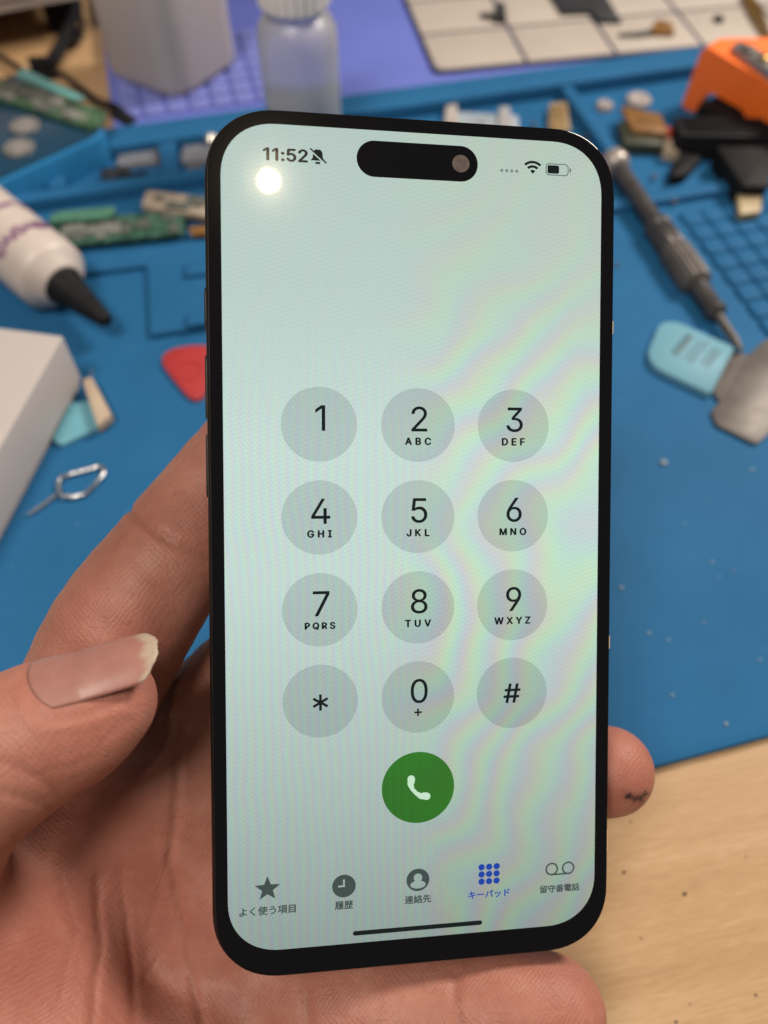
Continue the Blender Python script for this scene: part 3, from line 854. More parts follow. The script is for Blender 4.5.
def moire(nt):
    """colour of the lit panel: soft interference bands fixed to the glass; returns a colour socket around 1"""
    t = nt.nodes.new('ShaderNodeTexCoord'); t.object = phone
    sep = nt.nodes.new('ShaderNodeSeparateXYZ'); lk(nt, t.outputs['Object'], sep.inputs[0])
    x, y = mth(nt, 'MULTIPLY', sep.outputs[0], 1000), mth(nt, 'MULTIPLY', sep.outputs[1], 1000)
    n1 = mth(nt, 'SUBTRACT', noise(nt, 38, 2, 0.5, t.outputs['Object']), 0.5)
    n2 = mth(nt, 'SUBTRACT', noise(nt, 22, 2, 0.5, t.outputs['Object']), 0.5)
    n3 = noise(nt, 45, 2, 0.5, t.outputs['Object'])
    n4 = noise(nt, 30, 2, 0.5, t.outputs['Object'])
    f1 = mth(nt, 'MULTIPLY', mth(nt, 'ADD', mth(nt, 'ADD', x, mth(nt, 'MULTIPLY', y, 0.025)), mth(nt, 'MULTIPLY', n1, 4.5)), 2 * math.pi / 1.55)
    dx, dy = mth(nt, 'SUBTRACT', x, 84), mth(nt, 'ADD', y, 96)
    r = mth(nt, 'SQRT', mth(nt, 'ADD', mth(nt, 'MULTIPLY', dx, dx), mth(nt, 'MULTIPLY', mth(nt, 'MULTIPLY', dy, dy), 0.42)))
    f2 = mth(nt, 'MULTIPLY', mth(nt, 'ADD', r, mth(nt, 'MULTIPLY', n2, 52)), 2 * math.pi / 6.4)

    def step(v, a, b):
        m = nt.nodes.new('ShaderNodeMapRange'); m.interpolation_type = 'SMOOTHSTEP'
        lk(nt, v, m.inputs['Value'])
        m.inputs['From Min'].default_value, m.inputs['From Max'].default_value = a, b
        return m.outputs[0]
    wx_ = step(mth(nt, 'ADD', x, mth(nt, 'MULTIPLY', n2, 20)), -8, 10)
    a1 = mth(nt, 'MULTIPLY', mth(nt, 'SUBTRACT', 1.0, wx_), mth(nt, 'ADD', 0.008, mth(nt, 'MULTIPLY', step(y, 52, -10), mth(nt, 'ADD', 0.012, mth(nt, 'MULTIPLY', n3, 0.07)))))
    a2 = mth(nt, 'MULTIPLY', mth(nt, 'ADD', wx_, 0.12), mth(nt, 'ADD', 0.016, mth(nt, 'MULTIPLY', step(y, 64, 20), mth(nt, 'MULTIPLY', n4, 0.115))))
    # fine pixel ripple across the bands
    chans = []
    # the fine weave of the pixel rows
    weave = mth(nt, 'MULTIPLY', mth(nt, 'SINE', mth(nt, 'MULTIPLY', mth(nt, 'ADD', x, mth(nt, 'MULTIPLY', y, 0.9)), 7.4)), mth(nt, 'MULTIPLY', n4, 0.05))
    weave = mth(nt, 'ADD', weave, mth(nt, 'MULTIPLY', mth(nt, 'SINE', mth(nt, 'MULTIPLY', mth(nt, 'SUBTRACT', mth(nt, 'MULTIPLY', x, 0.3), y), 8.3)), mth(nt, 'MULTIPLY', n3, 0.045)))
    for ph, tint in ((0.0, 0.02), (2.2, 0.0), (4.3, -0.07)):
        s1 = mth(nt, 'MULTIPLY', mth(nt, 'SINE', mth(nt, 'ADD', f1, ph)), a1)
        s2 = mth(nt, 'MULTIPLY', mth(nt, 'SINE', mth(nt, 'ADD', f2, ph)), a2)
        chans.append(mth(nt, 'ADD', mth(nt, 'ADD', mth(nt, 'ADD', 1.0, weave), mth(nt, 'MULTIPLY', wx_, tint)), mth(nt, 'ADD', s1, s2)))
    # viewing-angle falloff and lens vignetting, painted into the panel's brightness
    falloff = nt.nodes.new('ShaderNodeValToRGB')
    lk(nt, mth(nt, 'DIVIDE', mth(nt, 'ADD', y, 71), 142), falloff.inputs[0])
    cr_ = falloff.color_ramp
    cr_.elements[0].position, cr_.elements[0].color = 0.0, (0.48, 0.48, 0.48, 1)
    cr_.elements[1].position, cr_.elements[1].color = 1.0, (0.80, 0.80, 0.80, 1)
    for p, v in ((0.2, 0.70), (0.45, 0.96), (0.62, 1.0), (0.8, 0.87)):
        e = cr_.elements.new(p); e.color = (v, v, v, 1)
    cmb = nt.nodes.new('ShaderNodeCombineXYZ')
    for k in range(3): lk(nt, mth(nt, 'MULTIPLY', chans[k], falloff.outputs[0]), cmb.inputs[k])
    return cmb.outputs[0]


def screen_mat(name, col, bands=True):
    m, nt, bs = new_mat(name)
    bs.inputs['Base Color'].default_value = (0.004, 0.004, 0.005, 1)
    bs.inputs['Roughness'].default_value = 0.02
    bs.inputs['Specular IOR Level'].default_value = 0.30
    bs.inputs['Coat Weight'].default_value = 0.30
    bs.inputs['Coat Roughness'].default_value = 0.12
    bs.inputs['Emission Strength'].default_value = 1.0
    if bands:
        v = nt.nodes.new('ShaderNodeVectorMath'); v.operation = 'MULTIPLY'
        lk(nt, moire(nt), v.inputs[0]); v.inputs[1].default_value = col
        lk(nt, v.outputs[0], bs.inputs['Emission Color'])
    else:
        bs.inputs['Emission Color'].default_value = (*col, 1)
    return m


SCR = (0.575, 0.720, 0.668)
M_SCREEN = screen_mat('lit_screen', SCR)
M_KEY = screen_mat('lit_key_grey', tuple(c * k for c, k in zip(SCR, (0.765, 0.77, 0.785))))
M_INK = screen_mat('screen_black', (0.003, 0.008, 0.008), False)
M_TAB = screen_mat('screen_grey', (0.050, 0.075, 0.068), False)
M_FAINT = screen_mat('screen_faint_grey', (0.20, 0.26, 0.24), False)
M_GREEN = screen_mat('screen_green', (0.042, 0.240, 0.026))
M_PALE = screen_mat('screen_pale', (0.56, 0.78, 0.58), False)
M_BLUE = screen_mat('screen_blue', (0.008, 0.055, 0.37), False)


def P2mm(x, y):
    return (x - 196.5) * PT, (426 - y) * PT


def flat(polys, name, mt, parent, z, loc=(0, 0)):
    """flat print on the glass: outlines in mm, kept in the phone's frame"""
    mb = MB()
    for p in polys:
        mb.add([(x, y, 0) for x, y in p], [tuple(range(len(p)))])
    o = mb.build(name, mt, parent, None)
    o.location = (loc[0] * S, loc[1] * S, z * S)
    return o


def circle(r, n=48, cx=0, cy=0):
    return [(cx + r * math.cos(2 * math.pi * i / n), cy + r * math.sin(2 * math.pi * i / n)) for i in range(n)]


def arc_band(r0, r1, a0, a1, n=16, cx=0, cy=0):
    A = [math.radians(a0 + (a1 - a0) * i / n) for i in range(n + 1)]
    return [[(cx + r0 * math.cos(A[i]), cy + r0 * math.sin(A[i])), (cx + r1 * math.cos(A[i]), cy + r1 * math.sin(A[i])),
             (cx + r1 * math.cos(A[i + 1]), cy + r1 * math.sin(A[i + 1])), (cx + r0 * math.cos(A[i + 1]), cy + r0 * math.sin(A[i + 1]))] for i in range(n)]


def bar(x0, y0, x1, y1, w):
    d = np.array([x1 - x0, y1 - y0]); d /= np.linalg.norm(d); n = np.array([-d[1], d[0]]) * w / 2
    return [(x0 - n[0], y0 - n[1]), (x1 - n[0], y1 - n[1]), (x1 + n[0], y1 + n[1]), (x0 + n[0], y0 + n[1])]


# outlines of the plain sans-serif figures and capitals (thousandths of an em)
GLYPHS = {
    '0': [[[227,-7],[191,-3],[158,7],[130,24],[105,48],[85,77],[69,113],[57,155],[50,202],[48,254],[50,306],[57,353],[69,395],[85,431],[106,461],[130,484],[159,502],[191,512],[227,516],[262,512],[295,502],[323,484],[348,461],[368,431],[384,395],[396,353],[403,306],[405,254],[403,202],[396,155],[384,113],[368,77],[348,48],[323,24],[295,7],[263,-3]],[[227,50],[250,52],[271,60],[290,74],[306,92],[320,116],[330,144],[338,176],[342,213],[344,254],[342,295],[338,332],[330,365],[320,393],[306,416],[290,435],[271,449],[250,457],[227,460],[203,457],[182,449],[163,435],[147,416],[134,393],[123,365],[115,332],[111,295],[109,254],[111,213],[115,176],[123,144],[134,116],[147,92],[163,74],[182,60],[203,52]]],
    '1': [[[276,509],[276,0],[212,0],[212,448],[209,448],[86,358],[86,427],[198,509]]],
    '2': [[[64,0],[64,47],[234,229],[282,282],[294,298],[303,312],[311,327],[316,341],[319,356],[320,371],[319,389],[315,405],[308,419],[298,431],[287,441],[273,449],[258,455],[241,458],[224,460],[205,458],[188,454],[172,447],[159,438],[148,427],[139,413],[132,398],[128,381],[127,362],[66,362],[68,391],[75,418],[86,442],[102,464],[121,482],[143,496],[168,507],[196,513],[225,516],[254,513],[281,507],[306,497],[328,482],[346,465],[361,445],[372,423],[379,398],[381,372],[380,354],[377,336],[371,318],[363,299],[351,280],[336,259],[267,180],[153,60],[153,57],[389,57],[389,0]]],
    '3': [[[218,-7],[188,-5],[159,1],[133,10],[108,22],[88,38],[70,57],[57,79],[48,104],[44,132],[109,132],[112,115],[118,100],[126,87],[137,76],[150,66],[165,59],[182,54],[200,51],[219,50],[239,51],[258,55],[275,61],[291,69],[304,80],[315,93],[323,108],[328,125],[329,145],[328,163],[323,180],[316,196],[306,211],[292,223],[275,234],[254,241],[229,246],[201,248],[157,248],[157,299],[288,448],[288,452],[70,452],[70,509],[372,509],[372,461],[211,278],[211,289],[247,290],[279,286],[308,276],[333,262],[354,244],[371,222],[383,198],[391,173],[393,145],[390,116],[383,90],[370,66],[354,45],[333,27],[309,12],[281,2],[251,-5]]],
    '4': [[[40,105],[40,158],[247,509],[311,509],[109,166],[109,163],[413,163],[413,105]],[[282,0],[282,121],[282,146],[282,318],[343,318],[343,0]]],
    '5': [[[221,-7],[192,-5],[165,1],[140,11],[118,25],[99,41],[83,60],[71,82],[63,105],[60,130],[122,130],[125,115],[130,102],[138,89],[148,78],[160,68],[173,60],[188,54],[204,51],[221,50],[241,51],[259,56],[276,64],[291,75],[304,89],[314,104],[322,122],[326,141],[328,162],[326,183],[321,203],[314,221],[303,237],[290,251],[275,262],[257,270],[238,275],[218,277],[201,276],[184,273],[167,268],[152,262],[139,255],[128,246],[67,253],[96,509],[366,509],[366,452],[151,452],[134,301],[136,301],[148,311],[162,318],[178,325],[194,330],[212,333],[229,334],[252,332],[274,328],[294,321],[313,311],[330,299],[345,285],[358,269],[370,251],[379,231],[386,210],[390,187],[391,163],[388,132],[381,102],[369,76],[352,52],[332,32],[309,15],[282,3],[253,-4]]],
    '6': [[[226,-7],[196,-4],[168,3],[142,15],[119,31],[100,51],[84,74],[73,101],[66,130],[64,162],[65,187],[71,212],[80,239],[93,268],[112,302],[137,340],[252,509],[322,509],[151,261],[145,261],[151,270],[157,279],[165,288],[174,295],[184,302],[196,307],[208,311],[221,313],[235,314],[265,312],[291,305],[316,295],[337,280],[355,262],[370,240],[380,215],[387,187],[389,157],[387,127],[379,98],[368,73],[352,50],[333,30],[310,14],[284,3],[257,-4]],[[226,48],[245,50],[263,55],[279,63],[293,73],[304,86],[314,101],[322,119],[326,137],[327,157],[326,178],[322,196],[314,213],[304,228],[293,241],[279,251],[263,259],[245,264],[226,265],[207,264],[190,259],[174,252],[160,241],[148,229],[138,214],[131,197],[126,179],[125,158],[126,138],[131,119],[138,102],[148,86],[160,73],[174,63],[190,55],[207,50]]],
    '7': [[[97,0],[323,448],[323,452],[62,452],[62,509],[391,509],[391,449],[165,0]]],
    '8': [[[226,-7],[193,-5],[163,1],[136,11],[111,25],[91,42],[74,62],[62,84],[54,109],[52,135],[53,156],[58,176],[65,195],[75,212],[87,228],[101,241],[117,252],[134,260],[153,265],[153,267],[129,276],[109,289],[93,308],[80,330],[73,354],[70,380],[73,405],[79,429],[90,450],[106,469],[124,485],[146,498],[170,508],[197,514],[226,516],[255,514],[282,508],[306,498],[328,485],[346,469],[361,450],[373,429],[379,405],[382,380],[379,354],[372,330],[359,308],[343,289],[323,276],[300,267],[300,265],[319,260],[335,252],[351,241],[365,228],[377,212],[387,195],[395,176],[399,156],[401,135],[398,109],[391,84],[378,62],[362,42],[341,25],[317,11],[289,1],[259,-5]],[[226,49],[248,50],[267,54],[285,60],[300,69],[313,79],[323,91],[331,106],[335,121],[337,139],[335,157],[330,173],[322,189],[312,202],[298,213],[283,223],[265,230],[247,234],[226,235],[206,234],[187,230],[169,223],[154,213],[140,202],[130,189],[122,173],[117,157],[115,139],[117,121],[121,106],[129,91],[139,79],[152,69],[167,60],[185,54],[205,50]],[[226,290],[244,291],[260,294],[274,300],[287,308],[298,318],[307,330],[314,344],[318,359],[319,376],[318,392],[314,407],[308,420],[299,432],[288,442],[275,449],[260,455],[244,459],[226,460],[208,459],[192,455],[177,449],[164,442],[153,432],[145,420],[138,407],[134,392],[133,376],[134,359],[138,344],[145,330],[154,318],[165,308],[178,300],[193,294],[209,291]]],
    '9': [[[226,516],[256,513],[285,506],[310,494],[333,478],[352,458],[368,434],[380,408],[387,378],[389,347],[387,322],[382,296],[373,270],[359,240],[340,207],[315,168],[200,0],[130,0],[301,248],[307,248],[302,238],[295,229],[287,221],[278,214],[268,207],[257,202],[245,198],[232,195],[218,195],[188,197],[161,203],[137,214],[116,229],[98,247],[83,269],[72,294],[66,321],[64,352],[66,382],[73,411],[85,436],[101,459],[120,479],[143,494],[168,506],[196,513]],[[226,460],[207,459],[190,454],[174,446],[160,435],[148,423],[138,407],[131,390],[127,372],[125,352],[127,331],[131,313],[138,295],[148,280],[160,268],[174,257],[190,250],[207,245],[226,243],[245,245],[263,249],[279,257],[293,267],[305,280],[314,295],[322,312],[326,330],[327,350],[326,371],[322,390],[314,407],[305,422],[293,435],[279,446],[263,454],[245,459]]],
    ':': [[[95,-4],[83,-3],[73,1],[63,9],[55,18],[51,29],[50,41],[51,53],[55,64],[63,73],[73,81],[83,85],[95,87],[107,85],[118,81],[128,73],[135,64],[140,53],[141,41],[140,29],[135,18],[128,9],[118,1],[107,-3]],[[95,271],[83,272],[73,277],[63,284],[55,294],[51,304],[50,316],[51,328],[55,339],[63,349],[73,356],[83,360],[95,362],[107,360],[118,356],[128,349],[135,339],[140,328],[141,316],[140,304],[135,294],[128,284],[118,277],[107,272]]],
    '#': [[[242,0],[326,509],[377,509],[294,0]],[[10,140],[19,192],[400,192],[391,140]],[[64,0],[147,509],[198,509],[115,0]],[[40,316],[49,368],[429,368],[421,316]]],
    'A': [[[16,0],[201,509],[276,509],[463,0],[395,0],[287,302],[264,372],[232,478],[245,478],[213,371],[191,302],[85,0]],[[110,142],[110,199],[370,199],[370,142]]],
    'B': [[[60,0],[60,509],[241,509],[274,507],[304,501],[329,491],[350,477],[367,461],[381,442],[390,421],[396,398],[398,374],[397,353],[393,336],[387,320],[378,307],[368,295],[356,286],[343,278],[329,272],[315,267],[315,262],[331,260],[347,254],[363,245],[378,234],[391,220],[402,203],[411,184],[416,161],[418,136],[416,111],[410,88],[400,67],[386,48],[368,31],[344,18],[317,8],[284,2],[247,0]],[[125,57],[245,57],[281,60],[309,67],[330,80],[344,96],[353,115],[355,137],[354,153],[350,169],[342,184],[333,197],[320,209],[306,218],[289,225],[269,229],[248,231],[125,231]],[[125,285],[238,285],[256,287],[273,290],[288,296],[302,304],[314,314],[323,326],[330,340],[335,355],[336,372],[333,393],[326,412],[313,429],[294,442],[270,449],[240,452],[125,452]]],
    'C': [[[267,-7],[225,-3],[186,7],[150,25],[119,49],[92,79],[70,115],[53,157],[44,203],[40,254],[44,305],[53,352],[70,393],[92,429],[119,459],[150,484],[186,501],[225,512],[267,516],[293,514],[317,511],[340,504],[362,496],[383,485],[402,471],[419,456],[435,438],[448,418],[459,397],[467,373],[473,348],[408,348],[404,365],[397,380],[389,395],[380,407],[369,418],[357,428],[344,437],[330,444],[315,449],[300,453],[284,455],[267,456],[237,453],[209,445],[184,432],[161,414],[141,391],[125,364],[113,332],[106,295],[103,254],[106,213],[113,177],[125,145],[141,117],[161,94],[184,76],[210,63],[237,56],[267,53],[284,54],[300,56],[315,60],[330,65],[344,72],[357,81],[369,90],[380,102],[389,114],[397,128],[404,144],[408,160],[473,160],[467,135],[459,112],[448,91],[435,71],[420,53],[402,38],[383,24],[363,13],[341,5],[317,-2],[293,-6]]],
    'D': [[[219,0],[96,0],[96,57],[215,57],[254,60],[288,68],[318,81],[343,99],[363,122],[379,149],[390,181],[397,216],[399,255],[397,294],[390,329],[379,361],[364,388],[344,410],[320,428],[291,441],[258,449],[221,452],[93,452],[93,509],[225,509],[273,505],[315,495],[353,478],[385,455],[412,426],[433,391],[449,351],[458,306],[462,255],[458,205],[449,159],[433,119],[411,83],[384,54],[351,31],[312,14],[268,3]],[[125,509],[125,0],[60,0],[60,509]]],
    'E': [[[60,0],[60,509],[372,509],[372,452],[125,452],[125,286],[355,286],[355,229],[125,229],[125,57],[375,57],[375,0]]],
    'F': [[[60,0],[60,509],[369,509],[369,452],[125,452],[125,278],[346,278],[346,221],[125,221],[125,0]]],
    'G': [[[269,-7],[225,-3],[185,7],[149,25],[118,49],[91,79],[69,116],[53,157],[43,203],[40,254],[43,305],[53,352],[69,393],[91,429],[117,459],[149,484],[184,501],[223,512],[265,516],[291,514],[316,510],[340,504],[363,494],[384,483],[403,469],[421,453],[436,436],[449,416],[460,395],[468,373],[474,349],[408,349],[402,365],[395,379],[387,393],[378,406],[368,417],[356,427],[344,436],[330,443],[315,448],[300,453],[283,455],[265,456],[236,453],[209,445],[183,432],[160,414],[141,392],[125,364],[113,332],[106,295],[103,254],[106,213],[113,177],[125,145],[141,117],[161,95],[184,76],[210,63],[238,56],[269,53],[296,55],[322,61],[345,71],[365,85],[382,102],[396,123],[407,147],[413,173],[415,202],[434,199],[283,199],[283,256],[478,256],[478,200],[475,160],[466,124],[451,91],[431,62],[406,38],[377,19],[344,5],[308,-4]]],
    'H': [[[60,0],[60,509],[125,509],[125,289],[392,289],[392,509],[457,509],[457,0],[392,0],[392,232],[125,232],[125,0]]],
    'I': [[[31,0],[31,57],[118,57],[118,452],[31,452],[31,509],[269,509],[269,452],[183,452],[183,57],[269,57],[269,0]]],
    'J': [[[185,-7],[143,-2],[106,11],[75,33],[52,63],[38,100],[33,145],[33,173],[98,173],[98,145],[100,117],[108,93],[122,74],[139,61],[160,53],[185,50],[209,53],[230,61],[248,74],[261,93],[269,117],[272,145],[272,509],[336,509],[336,145],[332,100],[318,63],[294,33],[263,11],[227,-2]]],
    'K': [[[104,145],[104,216],[139,261],[174,303],[212,344],[364,509],[448,509],[231,276],[228,276]],[[60,0],[60,509],[125,509],[125,334],[124,225],[125,193],[125,0]],[[372,0],[188,259],[228,309],[449,0]]],
    'L': [[[60,0],[60,509],[125,509],[125,57],[361,57],[361,0]]],
    'M': [[[60,0],[60,509],[152,509],[277,187],[287,159],[299,123],[311,84],[322,49],[307,49],[318,83],[330,121],[342,158],[352,187],[476,509],[568,509],[568,0],[504,0],[504,291],[504,327],[505,369],[506,413],[507,457],[513,457],[498,409],[482,363],[467,322],[456,291],[342,0],[286,0],[170,291],[159,321],[145,361],[129,408],[112,457],[119,457],[120,416],[121,372],[122,328],[122,291],[122,0]]],
    'N': [[[60,0],[60,509],[136,509],[343,183],[363,151],[388,107],[414,55],[405,54],[401,108],[399,157],[399,195],[399,509],[463,509],[463,0],[387,0],[202,290],[177,331],[148,381],[108,452],[119,454],[122,384],[124,328],[125,291],[125,0]]],
    'O': [[[267,-7],[225,-3],[186,7],[150,25],[119,49],[92,79],[70,115],[53,157],[44,203],[40,254],[44,305],[53,352],[70,393],[92,429],[119,459],[150,484],[186,501],[225,512],[267,516],[309,512],[348,501],[384,484],[415,459],[442,429],[464,393],[480,352],[490,305],[493,254],[490,203],[480,157],[464,115],[442,79],[415,49],[384,25],[348,7],[309,-3]],[[267,53],[296,55],[324,63],[349,76],[372,94],[392,116],[408,144],[420,176],[428,213],[430,254],[428,295],[420,332],[408,365],[392,392],[372,415],[349,433],[324,446],[296,453],[267,456],[237,453],[210,445],[184,433],[161,415],[142,392],[125,364],[113,332],[106,295],[103,254],[106,213],[113,176],[125,144],[142,117],[161,94],[184,76],[210,63],[237,55]]],
    'P': [[[60,0],[60,509],[235,509],[272,506],[305,499],[332,487],[356,471],[375,452],[390,430],[400,404],[407,377],[409,348],[407,318],[400,291],[390,265],[375,243],[356,223],[332,207],[305,195],[272,188],[235,186],[109,186],[109,242],[233,242],[257,244],[279,248],[297,256],[312,266],[324,279],[333,294],[339,310],[343,328],[344,348],[343,367],[339,385],[333,402],[324,416],[312,428],[297,439],[279,446],[257,451],[232,452],[125,452],[125,0]]],
    'Q': [[[245,159],[313,159],[369,85],[384,65],[468,-48],[401,-48],[346,27],[331,46]],[[267,-7],[225,-3],[186,7],[150,25],[119,49],[92,79],[70,115],[53,157],[44,203],[40,254],[44,305],[53,352],[70,393],[92,429],[119,459],[150,484],[186,501],[225,512],[267,516],[309,512],[348,501],[384,484],[415,459],[442,429],[464,393],[480,352],[490,305],[493,254],[490,203],[480,157],[464,115],[442,79],[415,49],[384,25],[348,7],[309,-3]],[[267,53],[296,55],[324,63],[349,76],[372,94],[392,116],[408,144],[420,176],[428,213],[430,254],[428,295],[420,332],[408,365],[392,392],[372,415],[349,433],[324,446],[296,453],[267,456],[237,453],[210,445],[184,433],[161,415],[142,392],[125,364],[113,332],[106,295],[103,254],[106,213],[113,176],[125,144],[142,117],[161,94],[184,76],[210,63],[237,55]]],
    'R': [[[60,0],[60,509],[236,509],[273,506],[305,500],[333,489],[356,473],[376,455],[390,433],[401,408],[407,381],[409,352],[407,323],[401,296],[390,271],[376,250],[356,232],[333,217],[305,206],[273,200],[236,198],[96,198],[96,255],[234,255],[258,256],[280,260],[298,267],[313,276],[325,287],[334,300],[340,316],[344,333],[345,352],[344,371],[340,389],[334,405],[325,419],[313,430],[298,440],[279,446],[258,451],[233,452],[125,452],[125,0]],[[353,0],[230,229],[303,229],[428,0]]],
    'S': [[[224,-9],[188,-7],[156,-1],[128,9],[102,23],[81,40],[64,60],[51,83],[42,109],[38,137],[104,137],[108,118],[114,102],[123,88],[136,76],[150,66],[166,59],[185,53],[204,50],[224,49],[246,50],[267,54],[286,60],[303,69],[317,79],[329,92],[338,106],[344,122],[346,139],[344,154],[340,168],[332,179],[322,189],[310,197],[296,205],[245,222],[184,239],[145,253],[112,269],[86,289],[67,313],[56,341],[52,372],[54,400],[62,425],[75,448],[92,468],[113,484],[138,498],[165,508],[195,514],[227,516],[259,514],[289,508],[316,498],[340,484],[360,468],[377,449],[390,427],[398,403],[401,378],[337,378],[332,402],[320,421],[302,437],[280,449],[254,456],[225,459],[204,457],[185,454],[167,448],[152,440],[139,430],[129,418],[121,405],[117,391],[115,376],[117,359],[122,345],[131,334],[142,324],[155,315],[169,308],[212,293],[264,279],[312,264],[328,256],[344,248],[359,238],[372,226],[384,213],[395,198],[402,180],[407,161],[408,139],[406,112],[399,87],[386,64],[370,43],[349,25],[323,11],[294,0],[261,-7]]],
    'T': [[[32,452],[32,509],[417,509],[417,452],[257,452],[257,0],[193,0],[193,452]]],
    'U': [[[259,-8],[220,-6],[186,2],[154,15],[126,33],[103,55],[85,80],[71,108],[63,140],[60,173],[60,509],[124,509],[124,178],[126,155],[132,133],[141,113],[153,95],[169,80],[187,68],[208,59],[232,53],[259,52],[285,53],[309,59],[331,68],[349,80],[364,95],[377,113],[385,133],[391,155],[393,178],[393,509],[457,509],[457,173],[454,140],[446,108],[433,80],[414,55],[391,33],[363,15],[332,2],[297,-6]]],
    'V': [[[204,0],[16,509],[84,509],[192,206],[215,137],[248,31],[235,31],[267,138],[290,206],[395,509],[463,509],[278,0]]],
    'W': [[[155,0],[16,509],[82,509],[163,196],[175,145],[187,94],[197,40],[189,40],[200,94],[211,145],[224,196],[306,509],[380,509],[462,196],[474,145],[486,94],[497,40],[488,40],[499,94],[510,145],[523,196],[603,509],[670,509],[530,0],[455,0],[368,323],[351,391],[336,475],[350,475],[335,395],[318,323],[230,0]]],
    'X': [[[18,0],[217,284],[217,236],[29,509],[104,509],[178,400],[204,361],[223,329],[243,292],[232,292],[252,329],[272,361],[298,400],[374,509],[446,509],[259,239],[259,287],[456,0],[382,0],[292,129],[268,165],[250,195],[230,231],[244,231],[225,196],[206,166],[182,129],[91,0]]],
    'Y': [[[203,0],[203,208],[16,509],[91,509],[192,344],[222,292],[250,230],[224,230],[251,293],[280,344],[381,509],[455,509],[268,208],[268,0]]],
    'Z': [[[42,0],[42,46],[273,385],[306,431],[341,476],[348,454],[285,452],[223,452],[40,452],[40,509],[397,509],[397,462],[169,129],[134,81],[97,33],[90,54],[152,57],[214,57],[399,57],[399,0]]],
}


def fill2d(loops, z=0.0):
    cu = bpy.data.curves.new('outline', 'CURVE')
    cu.dimensions, cu.fill_mode = '2D', 'BOTH'
    for L in loops:
        sp2 = cu.splines.new('POLY'); sp2.points.add(len(L) - 1)
        for p, (x, y) in zip(sp2.points, L): p.co = (x, y, 0, 1)
        sp2.use_cyclic_u = True
    ob = bpy.data.objects.new('outline', cu); C.objects.link(ob)
    me = bpy.data.meshes.new_from_object(ob.evaluated_get(bpy.context.evaluated_depsgraph_get()))
    vs, fs = [(v.co.x, v.co.y, z) for v in me.vertices], [tuple(p.vertices) for p in me.polygons]
    bpy.data.objects.remove(ob); bpy.data.curves.remove(cu); bpy.data.meshes.remove(me)
    return vs, fs


def sarea(L):
    return 0.5 * sum(L[i - 1][0] * L[i][1] - L[i][0] * L[i - 1][1] for i in range(len(L)))


def inside2(p, L):
    c = False
    for i in range(len(L)):
        (x0, y0), (x1, y1) = L[i - 1], L[i]
        if (y0 > p[1]) != (y1 > p[1]) and p[0] < (x1 - x0) * (p[1] - y0) / (y1 - y0) + x0: c = not c
    return c


_gl = {}


def glyph(ch):
    if ch not in _gl:
        loops = GLYPHS[ch]
        sgn = math.copysign(1, max((sarea(L) for L in loops), key=abs))
        outer = [L for L in loops if sarea(L) * sgn > 0]
        holes = [L for L in loops if sarea(L) * sgn <= 0]
        vs, fs = [], []
        for q, L in enumerate(outer):
            v2, f2 = fill2d([L] + [h for h in holes if inside2(h[0], L)], q * 1.0)
            fs += [tuple(i + len(vs) for i in f) for f in f2]; vs += v2
        _gl[ch] = (vs, fs, min(p[0] for L in outer for p in L), max(p[0] for L in outer for p in L))
    return _gl[ch]


_tc = {}


def text(body, name, mt, parent, z, cx, cy, cap=None, width=None, bold=0.0, gap=60):
    """lettering lying flat on the glass, centred on (cx, cy) mm; cap = its height, width = its width in mm;
    bold = extra stroke width in mm (the outline laid down again to either side)"""
    key = (body, cap, width, bold, gap)
    if key not in _tc:
        vs, fs = [], []
        if all(ch in GLYPHS for ch in body):
            x = 0.0
            for ch in body:
                v2, f2, x0, x1 = glyph(ch)
                g2 = gap + (35 if ch == '1' else 0)
                fs += [tuple(i + len(vs) for i in f) for f in f2]
                vs += [(a - x0 + x, b, c) for a, b, c in v2]
                x += x1 - x0 + g2
        else:
            cu = bpy.data.curves.new('lettering', 'FONT')
            cu.body = body; cu.size = 1000; cu.resolution_u = 5
            to = bpy.data.objects.new('lettering', cu); C.objects.link(to)
            me = bpy.data.meshes.new_from_object(to.evaluated_get(bpy.context.evaluated_depsgraph_get()))
            vs, fs = [tuple(v.co) for v in me.vertices], [tuple(p.vertices) for p in me.polygons]
            bpy.data.objects.remove(to); bpy.data.curves.remove(cu); bpy.data.meshes.remove(me)
        co = np.array(vs)
        lo, hi = co.min(0), co.max(0)
        co[:, :2] -= ((lo + hi) / 2)[:2]
        sy = (cap / (hi[1] - lo[1])) if cap else None
        sx = (width / (hi[0] - lo[0])) if width else None
        if sx is None: sx = sy
        if sy is None: sy = sx
        co[:, 0] *= sx; co[:, 1] *= sy; co[:, 2] *= 0.0008
        mb = MB()
        for q, (dx_, dy_) in enumerate(((0, 0), (1, 0), (-1, 0), (0, 0.7), (0, -0.7)) if bold else ((0, 0),)):
            mb.add(co + np.array([dx_ * bold / 2, dy_ * bold / 2, q * 0.004]), fs)
        me = bpy.data.meshes.new(name)
        me.from_pydata([(a * S, b * S, c * S) for a, b, c in mb.v], [], mb.f)
        me.materials.append(mt)
        _tc[key] = me
    o = bpy.data.objects.new(name, _tc[key])
    C.objects.link(o); o.parent = parent
    o.location = (cx * S, cy * S, z * S)
    return o


display = MB().add([(x, y, 0) for x, y in roundrect(SW, SH, 9.1, 14, k=2.2)], [tuple(range(60))]).build('display', M_SCREEN, phone, None)
display.location = (0, 0, 0.03 * S)

